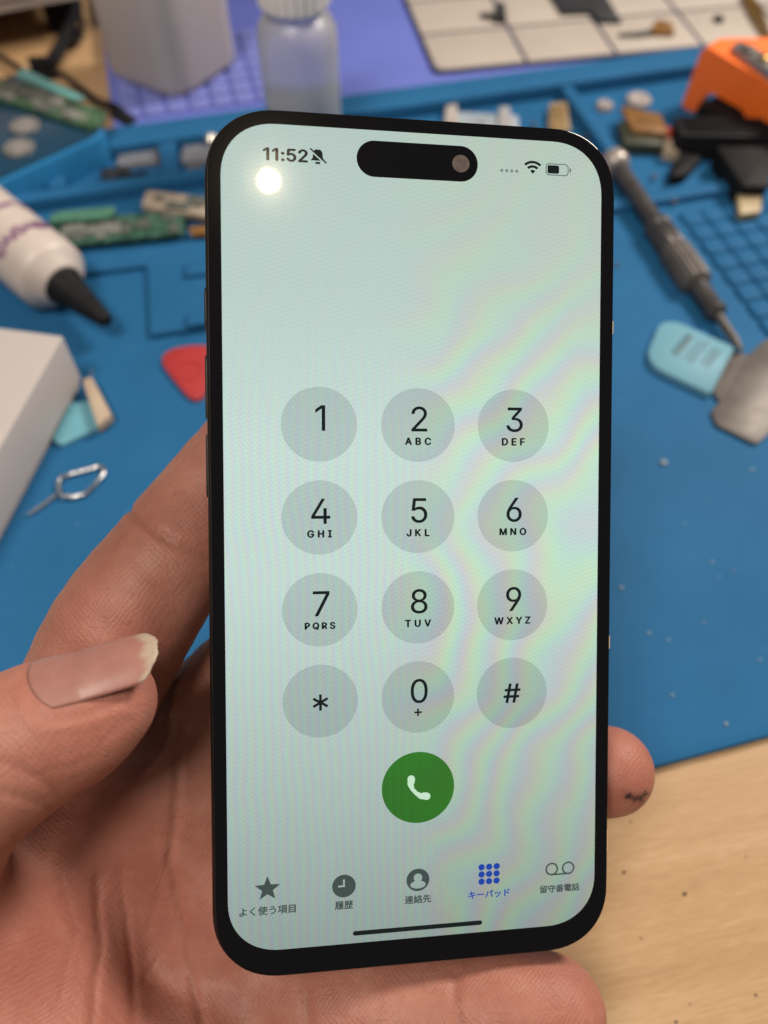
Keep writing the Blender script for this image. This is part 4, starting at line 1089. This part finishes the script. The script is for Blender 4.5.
key_mesh = None
KEYS = [('1', ''), ('2', 'ABC'), ('3', 'DEF'), ('4', 'GHI'), ('5', 'JKL'), ('6', 'MNO'), ('7', 'PQRS'), ('8', 'TUV'), ('9', 'WXYZ'), ('*', ''), ('0', '+'), ('#', '')]
key_mesh = MB().add([(x, y, 0) for x, y in circle(38.5 * PT, 72)], [tuple(range(72))]).mesh('keypad_key', M_KEY)
for k, (dg_, sub) in enumerate(KEYS):
    cx, cy = P2mm((95.2, 197.0, 298.6)[k % 3], (300.8, 397.0, 493.2, 589.3)[k // 3])
    ko = bpy.data.objects.new('keypad_key', key_mesh)
    C.objects.link(ko); ko.parent = phone
    ko.location = (cx * S, cy * S, 0.05 * S)
    if dg_ == '*':
        polys = [bar(-8.6 * PT * math.sin(a), -8.6 * PT * math.cos(a), 8.6 * PT * math.sin(a), 8.6 * PT * math.cos(a), 2.7 * PT) for a in (0, math.radians(60), math.radians(-60))]
        ro = MB()
        for q, p in enumerate(polys): ro.add([(x, y, q * 0.001) for x, y in p], [(0, 1, 2, 3)])
        o = ro.build('key_symbol', M_INK, ko, None); o.location = (0, -1.5 * PT * S, 0.02 * S)
    elif dg_ == '#':
        text('#', 'key_symbol', M_INK, ko, 0.02, 0, -0.2 * PT, cap=20.5 * PT, width=18.0 * PT, bold=0.17)
    else:
        o = text(dg_, 'key_digit', M_INK, ko, 0.02, 0.2, 6.4 * PT, cap=26.0 * PT, bold=0.05)
        if sub == '+':
            mbp = MB()
            for q, p in enumerate((bar(-4 * PT, 0, 4 * PT, 0, 1.9 * PT), bar(0, -4 * PT, 0, 4 * PT, 1.9 * PT))): mbp.add([(x, y, q * 0.001) for x, y in p], [(0, 1, 2, 3)])
            o = mbp.build('key_letters', M_INK, ko, None); o.location = (0, -16.5 * PT * S, 0.02 * S)
        elif sub:
            text(sub, 'key_letters', M_INK, ko, 0.02, 0, -17.0 * PT, cap=7.3 * PT, bold=0.19, gap=330 if len(sub) == 3 else 270)

cx, cy = P2mm(197.2, 687.3)
call = flat([circle(38.6 * PT, 72)], 'call_button', M_GREEN, phone, 0.05, (cx, cy))
# handset: a curved grip between two rounded ends
hs = MB()
hp = [(-9.0, 10.0), (-9.6, 4.5), (-7.4, -1.0), (-3.2, -5.8), (2.0, -9.2), (7.6, -9.8)]
hw = [4.6, 4.0, 2.6, 2.6, 4.0, 4.6]
pts_l, pts_r = [], []
fine = []
for i in range(len(hp) - 1):
    for t in np.linspace(0, 1, 5, endpoint=False):
        fine.append((np.array(hp[i]) * (1 - t) + np.array(hp[i + 1]) * t, hw[i] * (1 - t) + hw[i + 1] * t))
fine.append((np.array(hp[-1]), hw[-1]))
for i, (p, w) in enumerate(fine):
    d = fine[min(i + 1, len(fine) - 1)][0] - fine[max(i - 1, 0)][0]; d = d / np.linalg.norm(d)
    n = np.array([-d[1], d[0]])
    inner = 1.0 if i < 6 or i > len(fine) - 7 else 0.85
    pts_l.append(p + n * w * inner); pts_r.append(p - n * w * 0.75)
for i in range(len(fine) - 1):
    q = [pts_l[i], pts_l[i + 1], pts_r[i + 1], pts_r[i]]
    hs.add([(p[0] * PT, p[1] * PT, 0) for p in q], [(0, 1, 2, 3)])
for c_, r_ in ((hp[0], 4.0), (hp[-1], 4.0)):
    hs.add([(x * PT, y * PT, 0.001) for x, y in circle(r_, 20, c_[0] + 0.3, c_[1] + 0.3)], [tuple(range(20))])
o = hs.build('handset_icon', M_PALE, call, None); o.location = (0.2 * S, -0.1 * S, 0.02 * S)

# tab bar
def tab(icon_polys, name, x, y, label, lx, ly, w, mt):
    cx, cy = P2mm(x, y)
    mb = MB()
    for q, p in enumerate(icon_polys):
        mb.add([(a * PT, b * PT, 0) for a, b in p], [tuple(range(len(p)))])
    io = mb.build(name, mt, phone, None); io.location = (cx * S, cy * S, 0.05 * S)
    tx, ty = P2mm(lx, ly)
    text(label, 'tab_label', mt, phone, 0.05, tx, ty, width=w * PT, bold=0.10)
    return io


star = []
for i in range(10):
    rr_ = 13.6 if i % 2 == 0 else 5.8
    a = math.radians(90 + 36 * i)
    star.append((rr_ * math.cos(a), rr_ * math.sin(a)))
sp_ = [[(0, 0), star[i], star[(i + 1) % 10]] for i in range(10)]
tab(sp_, 'star_icon', 40, 785.5, 'よく使う項目', 40, 808.5, 57.0, M_TAB)
ck = tab([circle(12.3, 40)], 'clock_icon', 118.7, 788.8, '履歴', 118.7, 809.5, 18.8, M_TAB)
flat([[(a * PT, b * PT) for a, b in bar(0, -1.0, 0, 7.2, 2.0)], [(a * PT, b * PT) for a, b in bar(-6.2, 0, -1.0, 0, 2.0)]], 'clock_hands', M_FAINT if False else M_SCREEN, ck, 0.02)
pe = tab([circle(12.3, 40)], 'contact_icon', 197, 788.3, '連絡先', 197, 809.5, 28.0, M_TAB)
flat([[(a * PT, b * PT) for a, b in circle(4.6, 24, 0, 2.4)], [(a * PT, b * PT) for a, b in [(8.2 * math.cos(t), -5.2 + 4.4 * math.sin(t) if math.sin(t) > 0 else -5.2 + 4.2 * math.sin(t)) for t in np.linspace(0, 2 * math.pi, 28, endpoint=False)]]], 'head_and_shoulders', M_SCREEN, pe, 0.02)
tab([circle(3.5, 20, i * 8.3, j * 8.0) for i in (-1, 0, 1) for j in (-1, 0, 1)], 'keypad_icon', 274.4, 787.8, 'キーパッド', 274.4, 810.0, 45.0, M_BLUE)
vm = [p for s_ in (-9.3, 9.3) for p in arc_band(5.4, 7.2, 0, 360, 30, s_, 0.0)] + [bar(-9.3, -6.3, 9.3, -6.3, 1.8)]
tab(vm, 'voicemail_icon', 353.6, 787.8, '留守番電話', 353.6, 810.0, 44.5, M_TAB)
cx, cy = P2mm(197.4, 841.3)
flat([roundrect(139 * PT, 5 * PT, 2.45 * PT, 6)], 'home_indicator', M_INK, phone, 0.05, (cx, cy))

# status bar
cx, cy = P2mm(63.3, 30.2)
text('11:52', 'clock_text', M_INK, phone, 0.05, cx, cy, cap=12.4 * PT, width=43.0 * PT, bold=0.22, gap=110)
cx, cy = P2mm(95.2, 29.8)
bell = [[(a * PT * 1.18, b * PT * 1.18) for a, b in p] for p in ([(-6, -3.6), (6, -3.6), (4.3, -1.2), (4.0, 3.2), (2.2, 5.8), (-2.2, 5.8), (-4.0, 3.2), (-4.3, -1.2)], bar(-2, -5.6, 2, -5.6, 1.8))]
bo = flat(bell, 'bell_icon', M_INK, phone, 0.05, (cx, cy))
flat([[(a * PT, b * PT) for a, b in bar(-7.6, 6.2, 7.8, -7.2, 2.0)]], 'strike_gap', M_SCREEN, bo, 0.01)
flat([[(a * PT, b * PT) for a, b in bar(-7.6, 7.6, 8.6, -6.4, 1.5)]], 'strike_line', M_INK, bo, 0.02)
cx, cy = P2mm(292.6, 33.2)
flat([[(a * PT, b * PT) for a, b in circle(1.7, 14, k * 5.3)] for k in (-1.5, -0.5, 0.5, 1.5)], 'signal_dots', M_FAINT, phone, 0.05, (cx, cy))
cx, cy = P2mm(317.7, 35.0)
wf = arc_band(11.0, 13.6, 47, 133, 12) + arc_band(6.4, 9.0, 47, 133, 10) + [[(0, 0)] + [(4.2 * math.cos(math.radians(a)), 4.2 * math.sin(math.radians(a))) for a in range(47, 134, 12)]]
flat([[(a * PT, b * PT) for a, b in p] for p in wf], 'wifi_icon', M_INK, phone, 0.05, (cx, cy))
cx, cy = P2mm(344.2, 29.2)
ro_, ri_ = roundrect(25, 12.6, 4.0, 6), roundrect(23, 10.6, 3.1, 6)
ring = [[ro_[i], ro_[(i + 1) % 28], ri_[(i + 1) % 28], ri_[i]] for i in range(28)]
ba = flat([[(a * PT, b * PT) for a, b in p] for p in ring + [roundrect(1.6, 4.4, 0.7, 3, 14.3, 0)]], 'battery_icon', screen_mat('screen_mid_grey', (0.12, 0.16, 0.15), False), phone, 0.05, (cx, cy))
flat([[(a * PT, b * PT) for a, b in roundrect(12.6, 8.6, 1.8, 5, -4.2, 0)]], 'battery_level', M_INK, ba, 0.02)

cx, cy = P2mm(196.6, 28.9)
isl = flat([roundrect(125 * PT, 36.6 * PT, 18.2 * PT, 14)], 'camera_island', BEZEL, phone, 0.05, (cx, cy))
o = flat([circle(9.0 * PT, 32)], 'front_camera', basic('camera_lens', (0.10, 0.08, 0.075), 0.3, var=0.25, scale=900), isl, 0.02, ((241.3 - 196.6) * PT, 0.2 * PT))

# ------------------------------------------------------------------ the hand: one continuous skin from a blended distance field
def w2c(p):
    p = np.asarray(p, float)
    y, z = p[1], p[2] - CAM_H
    return np.array([p[0], -y * sp - z * cp, y * cp - z * sp])


CHAINS = []       # (list of (point, radius), blend k)


def chain(pts, k):
    Q_ = [np.append(np.asarray(p, float), r) for p, r in pts]
    fine_ = []
    for i in range(len(Q_) - 1):             # Catmull-Rom through the joints, so that limbs bend and taper smoothly
        p0, p1, p2, p3 = Q_[max(i - 1, 0)], Q_[i], Q_[i + 1], Q_[min(i + 2, len(Q_) - 1)]
        for t in np.linspace(0, 1, 4, endpoint=False):
            fine_.append(0.5 * (2 * p1 + (p2 - p0) * t + (2 * p0 - 5 * p1 + 4 * p2 - p3) * t * t + (3 * p1 - p0 - 3 * p2 + p3) * t ** 3))
    fine_.append(Q_[-1])
    CHAINS.append(([(q[:3], float(q[3])) for q in fine_], k))


# palm
chain([(cm(150, 775, 160), 12.5), (cm(120, 880, 163), 13.5), (cm(80, 1010, 160), 15.5), (cm(20, 1130, 142), 18)], 6)
chain([(cm(205, 770, 163), 12), (cm(220, 880, 164), 13), (cm(190, 1010, 162), 14.5), (cm(90, 1150, 140), 18)], 8)
chain([(cm(262, 900, 164), 12.5), (cm(270, 990, 163), 13.5), (cm(210, 1080, 152), 15.5), (cm(120, 1180, 138), 17)], 8)
chain([(cm(40, 800, 158), 13), (cm(40, 940, 156), 15)], 8)
# ball of the thumb
chain([(cm(-130, 900, 132), 18), (cm(-40, 950, 140), 18), (cm(25, 985, 147), 17), (cm(40, 1080, 144), 17)], 6)
# wrist and forearm
WR = w2c((-68, -28, 56))
chain([(cm(60, 1120, 143), 20), (WR, 23), (w2c((-95, -110, 70)), 26), (w2c((-115, -165, 80)), 30)], 12)
# thumb
TA, TB = cm(30, 738, 125), cm(106, 701, 127)
chain([(cm(-130, 900, 128), 18), (cm(-66, 805, 124), 13.8), (TA, 11.2), (cm(72, 721, 126), 10.1), (TB, 7.9)], 5)
# index finger
chain([(cm(25, 830, 156), 12.5), (cm(70, 735, 153), 12.8), (cm(118, 635, 151), 13.0), (cm(172, 556, 154), 11.6), (cm(200, 515, 157), 10.8), (cm(262, 440, 163), 10), (cm(330, 400, 166), 8.5)], 3.5)
# middle finger
chain([(cm(170, 790, 163), 12), (cm(215, 700, 165), 10.2), (cm(300, 640, 168), 9.6), (cm(420, 640, 170), 9.0), (cm(500, 680, 168), 8.2)], 3.0)
# ring finger, its tip past the edge of the phone
chain([(cm(230, 870, 165), 12), (cm(330, 800, 169), 10), (cm(470, 778, 170), 9.4), (cm(560, 776, 169), 9.0), (cm(609, 771, 161), 8.8)], 3.0)
# little finger under the lower edge
chain([(cm(262, 985, 161), 12.5), (cm(335, 1004, 154), 11.4), (cm(395, 1010, 151), 11.0), (cm(455, 1011, 150), 10.5), (cm(505, 1012, 149), 10.7), (cm(549, 1014, 149), 10.4)], 3.0)

# skin lines: (polyline as seen from the lens, half width px, depth mm)
CREASES = [
    ([(126, 506), (150, 528), (176, 546), (214, 562)], 4.5, 0.62),
    ([(120, 524), (150, 544), (180, 560)], 3, 0.10),
    ([(178, 720), (177, 770), (171, 865), (185, 940), (203, 1030)], 4.5, 0.50),
    ([(98, 875), (99, 948), (91, 1040)], 4.5, 0.42),
    ([(119, 868), (129, 930), (135, 1040)], 3.8, 0.30),
    ([(125, 763), (150, 761), (178, 762)], 2.4, 0.12),
    ([(309, 968), (306, 1000), (309, 1040)], 5.0, 0.55),
    ([(457, 976), (455, 1000), (459, 1040)], 5.5, 0.45),
    ([(380, 985), (378, 1030)], 4.0, 0.15),
    ([(0, 760), (30, 775), (60, 790)], 4.5, 0.25),
    ([(-10, 790), (30, 800), (50, 806)], 4.5, 0.25),
    ([(150, 930), (160, 880), (172, 850)], 2.6, 0.16),
    ([(60, 1000), (75, 930), (60, 880)], 3.0, 0.14),
    ([(20, 690), (24, 716), (42, 731), (90, 722), (128, 710)], 4.5, -0.24),
    ([(32, 700), (38, 716), (52, 722), (92, 713), (124, 702)], 2.4, 0.20),
    ([(12, 684), (14, 706), (20, 722)], 2.4, 0.14),
    ([(4, 682), (5, 704), (9, 724)], 2.4, 0.12),
    ([(60, 756), (95, 744), (130, 722)], 2.6, 0.10),
    ([(30, 776), (70, 768), (100, 752)], 2.6, 0.10),
    ([(216, 690), (200, 720), (190, 760)], 3.0, 0.16),
    ([(20, 905), (60, 915), (92, 940)], 2.4, 0.12),
    ([(140, 985), (158, 960), (176, 935)], 2.2, 0.14),
    ([(196, 900), (210, 950), (240, 1000)], 2.6, 0.14),
    ([(560, 985), (575, 1000), (578, 1024)], 2.4, 0.08),
]
INK_LINE = [(627, 795), (632, 798), (640, 799), (645, 794)]


def seg_dist(u, v, pl):
    best = np.full(u.shape, 1e9, np.float32)
    for (x0, y0), (x1, y1) in zip(pl[:-1], pl[1:]):
        dx_, dy_ = x1 - x0, y1 - y0
        t = np.clip(((u - x0) * dx_ + (v - y0) * dy_) / (dx_ * dx_ + dy_ * dy_), 0, 1)
        best = np.minimum(best, (u - x0 - t * dx_) ** 2 + (v - y0 - t * dy_) ** 2)
    return np.sqrt(best)


def hand_sdf(P, detail=True):
    P = P.astype(np.float32)
    D = None
    for pts, k in CHAINS:
        d = None
        for (a, ra), (b, rb) in zip(pts[:-1], pts[1:]):
            ab = (b - a).astype(np.float32); a32 = a.astype(np.float32)
            t = np.clip(((P - a32) @ ab) / float(ab @ ab), 0, 1)
            q = np.sqrt(np.sum((P - a32 - t[:, None] * ab) ** 2, 1)) - (ra + (rb - ra) * t)
            if d is None: d = q
            else:
                h = np.clip(0.5 + 0.5 * (d - q) / 0.5, 0, 1)
                d = d + (q - d) * h - 0.5 * h * (1 - h)
        if D is None: D = d
        else:
            h = np.clip(0.5 + 0.5 * (D - d) / k, 0, 1)
            D = D + (d - D) * h - k * h * (1 - h)
    # flesh gives way to the phone it holds
    L = P - PHONE_T.astype(np.float32)
    lx, ly, lz = L @ XA.astype(np.float32) / XS - bxc, L @ YA.astype(np.float32) / YS - byc, L @ ZA.astype(np.float32) + 4.15
    r = 11.5
    qx, qy = np.abs(lx) - bw / 2 + r, np.abs(ly) - bh / 2 + r
    d2 = np.sqrt(np.maximum(qx, 0) ** 2 + np.maximum(qy, 0) ** 2) + np.minimum(np.maximum(qx, qy), 0) - r
    wz_ = np.abs(lz) - 4.2
    db = np.minimum(np.maximum(d2, wz_), 0) + np.sqrt(np.maximum(d2, 0) ** 2 + np.maximum(wz_, 0) ** 2)
    h = np.clip(0.5 - 0.5 * (D + db - 0.05) / 1.2, 0, 1)
    D = D + (-db + 0.05 - D) * h + 1.2 * h * (1 - h)
    if detail:
        D = D + crease_field(P)[0]
    return D


def crease_field(P):
    u = 384 + FPX * P[:, 0] / P[:, 2]
    v = 512 + FPX * P[:, 1] / P[:, 2]
    out = np.zeros(len(P), np.float32); mask = np.zeros(len(P), np.float32)
    for pl, w, dep in CREASES:
        a = np.array(pl); lo, hi = a.min(0) - 4 * w, a.max(0) + 4 * w
        sel = np.where((u > lo[0]) & (u < hi[0]) & (v > lo[1]) & (v < hi[1]) & (P[:, 2] < 162))[0]
        if not len(sel): continue
        us, vs = u[sel], v[sel]
        wob = 0.5 * np.sin(us * 0.16 + vs * 0.11 + w) + 1.2 * np.sin(us * 0.05 - vs * 0.06)
        dd = seg_dist(us + wob, vs + wob * 0.5, pl)
        g = np.exp(-(dd / w) ** 2) * 0.8 + 0.2 * np.exp(-(dd / (w * 0.45)) ** 2)
        out[sel] += (dep * g - 0.12 * dep * np.exp(-((dd - 2.2 * w) / (1.2 * w)) ** 2)).astype(np.float32)
        mask[sel] = np.maximum(mask[sel], np.exp(-(dd / (w * 0.45)) ** 2) * max(0, min(1, dep)))
    return out, mask


def surface(sdf, lo, hi, h, blk=8):
    n = np.ceil((hi - lo) / h / blk).astype(int) * blk
    nb = n // blk
    cx_ = [lo[i] + (np.arange(nb[i]) * blk + blk / 2) * h for i in range(3)]
    G = np.stack(np.meshgrid(*cx_, indexing='ij'), -1).reshape(-1, 3)
    dc = sdf(G, False).reshape(nb)
    F = np.repeat(np.repeat(np.repeat(dc, blk, 0), blk, 1), blk, 2).astype(np.float32)
    act = np.argwhere(np.abs(dc) < blk * h * 1.25 + 1.5)
    off = np.stack(np.meshgrid(*[np.arange(blk)] * 3, indexing='ij'), -1).reshape(-1, 3)
    for s0_ in range(0, len(act), 600):
        ids = (act[s0_:s0_ + 600, None, :] * blk + off[None]).reshape(-1, 3)
        F[ids[:, 0], ids[:, 1], ids[:, 2]] = sdf(lo + ids * h, True)
    F[0], F[-1], F[:, 0], F[:, -1], F[:, :, 0], F[:, :, -1] = 5, 5, 5, 5, 5, 5
    Sg = F < 0
    m = np.array(F.shape) - 1
    cnt = np.zeros(m, np.int8)
    for a in (0, 1):
        for b in (0, 1):
            for c in (0, 1):
                cnt += Sg[a:a + m[0], b:b + m[1], c:c + m[2]]
    cell = np.argwhere((cnt > 0) & (cnt < 8))
    idx = -np.ones(m, np.int32); idx[cell[:, 0], cell[:, 1], cell[:, 2]] = np.arange(len(cell))
    acc = np.zeros((len(cell), 3)); num = np.zeros(len(cell))
    for ax in range(3):
        o1, o2 = [i for i in range(3) if i != ax]
        for p in (0, 1):
            for q in (0, 1):
                A_ = cell.copy(); A_[:, o1] += p; A_[:, o2] += q
                B_ = A_.copy(); B_[:, ax] += 1
                fa, fb = F[A_[:, 0], A_[:, 1], A_[:, 2]], F[B_[:, 0], B_[:, 1], B_[:, 2]]
                ok = (fa < 0) != (fb < 0)
                t = np.where(ok, fa / np.where(ok, fa - fb, 1), 0)
                pt = A_.astype(float); pt[:, ax] += t
                acc[ok] += pt[ok]; num[ok] += 1
    V = lo + acc / num[:, None] * h
    faces = []
    for ax in range(3):
        o1, o2 = (ax + 1) % 3, (ax + 2) % 3
        sl0 = [slice(None)] * 3; sl1 = [slice(None)] * 3
        sl0[ax] = slice(0, -1); sl1[ax] = slice(1, None)
        a0, a1 = Sg[tuple(sl0)], Sg[tuple(sl1)]
        e = np.argwhere(a0 != a1)
        e = e[(e[:, o1] > 0) & (e[:, o2] > 0) & (e[:, o1] < m[o1]) & (e[:, o2] < m[o2])]
        inside = a0[e[:, 0], e[:, 1], e[:, 2]]
        quad = []
        for p, q in ((1, 1), (0, 1), (0, 0), (1, 0)):
            c = e.copy(); c[:, o1] -= p; c[:, o2] -= q
            quad.append(idx[c[:, 0], c[:, 1], c[:, 2]])
        Qd = np.stack(quad, 1)
        Qd[~inside] = Qd[~inside][:, ::-1]
        faces.append(Qd)
    return V, np.concatenate(faces)


V, Fq = surface(hand_sdf, np.array([-150.0, -32, 98]), np.array([58.0, 205, 196]), 0.62)
# keep the largest connected skin only (drop slivers that the phone cut off)
lab = np.arange(len(V))
for _ in range(400):
    mn = np.minimum.reduce([lab[Fq[:, i]] for i in range(4)])
    new = lab.copy()
    for i in range(4): np.minimum.at(new, Fq[:, i], mn)
    new = new[new]
    if np.array_equal(new, lab): break
    lab = new
big = np.bincount(lab).argmax()
keep = lab == big
remap = np.cumsum(keep) - 1
Fq = remap[Fq[keep[Fq[:, 0]]]]
V = V[keep]
cmask = crease_field(V.astype(np.float32))[1]
uu, vv = 384 + FPX * V[:, 0] / V[:, 2], 512 + FPX * V[:, 1] / V[:, 2]
ink = np.exp(-(seg_dist(uu + 1.5 * np.sin(vv * .9), vv + np.sin(uu * 0.8), INK_LINE) / 3.2) ** 2) * (V[:, 2] < 162)
tips = np.zeros(len(V))
for c_, r_ in ((TB, 15), (cm(609, 771, 160), 13), (cm(549, 1014, 149), 16), (cm(40, 960, 140), 24)):
    tips = np.maximum(tips, np.exp(-(np.linalg.norm(V - c_, axis=1) / r_) ** 2))
W = c2w(V) * S
me = bpy.data.meshes.new('hand_skin')
me.from_pydata(W.tolist(), [], Fq.tolist())
for nm, arr in (('crease', cmask), ('ink', ink), ('flush', tips)):
    at_ = me.attributes.new(nm, 'FLOAT', 'POINT')
    at_.data.foreach_set('value', arr.astype(np.float32))
me.shade_smooth()


def skin_mat():
    m, nt, bs = new_mat('skin')
    p = geo_pos(nt)

    def attr(n):
        a = nt.nodes.new('ShaderNodeAttribute'); a.attribute_name = n
        return a.outputs['Fac']

    def mixc(f, a, b):
        x = nt.nodes.new('ShaderNodeMixRGB')
        lk(nt, f, x.inputs['Fac']); lk(nt, a, x.inputs['Color1']); x.inputs['Color2'].default_value = (*b, 1)
        return x.outputs[0]
    n = mth(nt, 'ADD', mth(nt, 'MULTIPLY', noise(nt, 85, 4, 0.6, p), 0.75), mth(nt, 'MULTIPLY', noise(nt, 420, 4, 0.65, p), 0.25))
    c = ramp(nt, n, [(0.34, (0.315, 0.128, 0.094)), (0.50, (0.365, 0.160, 0.118)), (0.66, (0.42, 0.202, 0.154))])
    c = mixc(mth(nt, 'MULTIPLY', attr('flush'), 0.40), c, (0.33, 0.092, 0.067))
    c = mixc(mth(nt, 'MULTIPLY', attr('crease'), 0.42), c, (0.24, 0.075, 0.04))
    fine = noise(nt, 900, 3, 0.6, p)
    c = mixc(mth(nt, 'MULTIPLY', mth(nt, 'GREATER_THAN', noise(nt, 160, 2, 0.5, p), 0.73), 0.25), c, (0.25, 0.10, 0.06))
    c = mixc(mth(nt, 'MULTIPLY', attr('ink'), 0.97), c, (0.012, 0.012, 0.016))
    lk(nt, c, bs.inputs['Base Color'])
    bs.inputs['Roughness'].default_value = 0.50
    bs.inputs['Specular IOR Level'].default_value = 0.30
    bs.inputs['Subsurface Weight'].default_value = 0.45
    bs.inputs['Subsurface Radius'].default_value = (1.0, 0.36, 0.2)
    bs.inputs['Subsurface Scale'].default_value = 0.0025
    # fine skin relief: cells, ridges and pores
    def lines(rot, scale, dist):
        mp = nt.nodes.new('ShaderNodeMapping'); mp.inputs['Rotation'].default_value = rot
        lk(nt, p, mp.inputs['Vector'])
        w_ = nt.nodes.new('ShaderNodeTexWave'); w_.inputs['Scale'].default_value = scale
        w_.inputs['Distortion'].default_value = dist; w_.inputs['Detail'].default_value = 2
        w_.inputs['Detail Scale'].default_value = 0.55
        lk(nt, mp.outputs[0], w_.inputs['Vector'])
        return w_.outputs['Fac']
    v1 = nt.nodes.new('ShaderNodeTexVoronoi'); v1.feature = 'DISTANCE_TO_EDGE'; v1.inputs['Scale'].default_value = 1500
    lk(nt, p, v1.inputs['Vector'])
    patch = noise(nt, 130, 2, 0.5, p)
    la = mth(nt, 'MULTIPLY', lines((0.2, 0.1, 0.7), 470, 7.0), mth(nt, 'SMOOTH_MIN', mth(nt, 'MULTIPLY', patch, 1.3), 1.0, 0.2))
    lb = mth(nt, 'MULTIPLY', lines((0.3, 0.5, -0.6), 390, 8.0), mth(nt, 'SUBTRACT', 1.1, patch))
    # a few longer, deeper wrinkles
    mpw = nt.nodes.new('ShaderNodeMapping'); mpw.inputs['Rotation'].default_value = (0, 0, 0.5); mpw.inputs['Scale'].default_value = (260, 1100, 600)
    lk(nt, p, mpw.inputs['Vector'])
    wr = ramp(nt, noise(nt, 1.0, 2, 0.5, mpw.outputs[0], 0.8), [(0.28, (0, 0, 0)), (0.42, (1, 1, 1))])
    hgt = mth(nt, 'ADD', mth(nt, 'MULTIPLY', v1.outputs['Distance'], 0.7), mth(nt, 'ADD', mth(nt, 'MULTIPLY', fine, 0.5), mth(nt, 'ADD', mth(nt, 'MULTIPLY', la, 0.42), mth(nt, 'ADD', mth(nt, 'MULTIPLY', lb, 0.36), mth(nt, 'MULTIPLY', wr, 0.5)))))
    bump(nt, bs, hgt, 0.8, 0.00011)
    return m


SKIN = skin_mat()
me.materials.append(SKIN)
hand = bpy.data.objects.new('person', me)
C.objects.link(hand)
tag(hand, 'bare hand holding the smartphone with the long nailed thumb in front', 'hand')

# thumb nail
axd = TB - TA; ln = np.linalg.norm(axd); axd /= ln
cam_dir = -(TA + TB) / 2; cam_dir -= axd * (cam_dir @ axd); cam_dir /= np.linalg.norm(cam_dir)
up_dir = np.cross(axd, cam_dir)
if up_dir[1] > 0: up_dir = -up_dir
nv, nf, free = [], [], []
NS, NP = 40, 24
PHI0, SPAN = 56, 43


def skin_radius(sv, phi):
    """distance from the thumb's axis to its skin, marched along the field"""
    dirs = np.cos(phi)[:, None] * cam_dir + np.sin(phi)[:, None] * up_dir
    base_ = TA + axd * sv[:, None]
    lo_, hi_ = np.full(len(sv), 4.0), np.full(len(sv), 18.0)
    for _ in range(22):
        mid = (lo_ + hi_) / 2
        ins = hand_sdf(base_ + dirs * mid[:, None], False) < 0
        lo_, hi_ = np.where(ins, mid, lo_), np.where(ins, hi_, mid)
    return lo_


for i in range(NS + 1):
    fj = np.linspace(-1, 1, NP + 1)
    phi = np.radians(PHI0 - 13 * i / NS + SPAN * fj)
    s_end = ln + 11.6 - 3.0 * fj * fj - 1.0 * fj ** 6 + 0.12 * np.sin(fj * 11) + 0.08 * np.sin(fj * 29)
    s_beg = 5.4 + 0.9 * fj ** 4 + 1.6 * fj * fj
    t = i / NS
    sv = s_beg + (s_end - s_beg) * t
    Rr = skin_radius(np.minimum(sv, ln - 1.0), phi)
    over = np.maximum(0, sv - (ln - 1.0))
    Rr = Rr - 0.06 * over - 0.012 * over ** 2
    edge = min(t / 0.05, 1.0)
    Rr = Rr - 0.22 + 0.40 * math.sin(min(t / 0.30, 1.0) * math.pi / 2) * (1 - np.abs(fj) ** 3.2) + 0.025 * np.sin(fj * 37) * t + 0.22 * t ** 6
    pts_ = TA + axd * sv[:, None] + (np.cos(phi)[:, None] * cam_dir + np.sin(phi)[:, None] * up_dir) * Rr[:, None]
    nv += list(pts_)
    free += list((sv - (ln + 9.0 - 1.8 * fj * fj + 0.35 * np.sin(fj * 9 + 1) + 0.2 * np.sin(fj * 23))) / 1.0)
nv = np.array(nv)
for i in range(NS):
    for j in range(NP):
        a = i * (NP + 1) + j
        nf.append((a, a + 1, a + NP + 2, a + NP + 1))
nme = bpy.data.meshes.new('thumb_nail')
nme.from_pydata((c2w(nv) * S).tolist(), [], nf)
fa_ = nme.attributes.new('free', 'FLOAT', 'POINT'); fa_.data.foreach_set('value', np.clip(free, 0, 1).astype(np.float32))
nme.shade_smooth()
m, nt, bs = new_mat('nail')
an = nt.nodes.new('ShaderNodeAttribute'); an.attribute_name = 'free'
ln_n = noise(nt, 240, 3, 0.6, geo_pos(nt))
bed = ramp(nt, ln_n, [(0.3, (0.285, 0.128, 0.105)), (0.7, (0.335, 0.165, 0.138))])
mx = nt.nodes.new('ShaderNodeMixRGB')
lk(nt, an.outputs['Fac'], mx.inputs['Fac']); lk(nt, bed, mx.inputs['Color1']); mx.inputs['Color2'].default_value = (0.37, 0.295, 0.225, 1)
lk(nt, mx.outputs[0], bs.inputs['Base Color'])
bs.inputs['Roughness'].default_value = 0.42
bs.inputs['Subsurface Weight'].default_value = 0.2; bs.inputs['Subsurface Radius'].default_value = (1, .5, .35); bs.inputs['Subsurface Scale'].default_value = 0.0015
wv = nt.nodes.new('ShaderNodeTexNoise'); wv.inputs['Scale'].default_value = 900
lk(nt, geo_pos(nt), wv.inputs['Vector'])
bump(nt, bs, wv.outputs['Fac'], 0.2, 0.0001)
nme.materials.append(m)
nail = bpy.data.objects.new('thumb_nail', nme)
C.objects.link(nail); nail.parent = hand
so = nail.modifiers.new('thickness', 'SOLIDIFY'); so.thickness = 0.00035; so.offset = -1
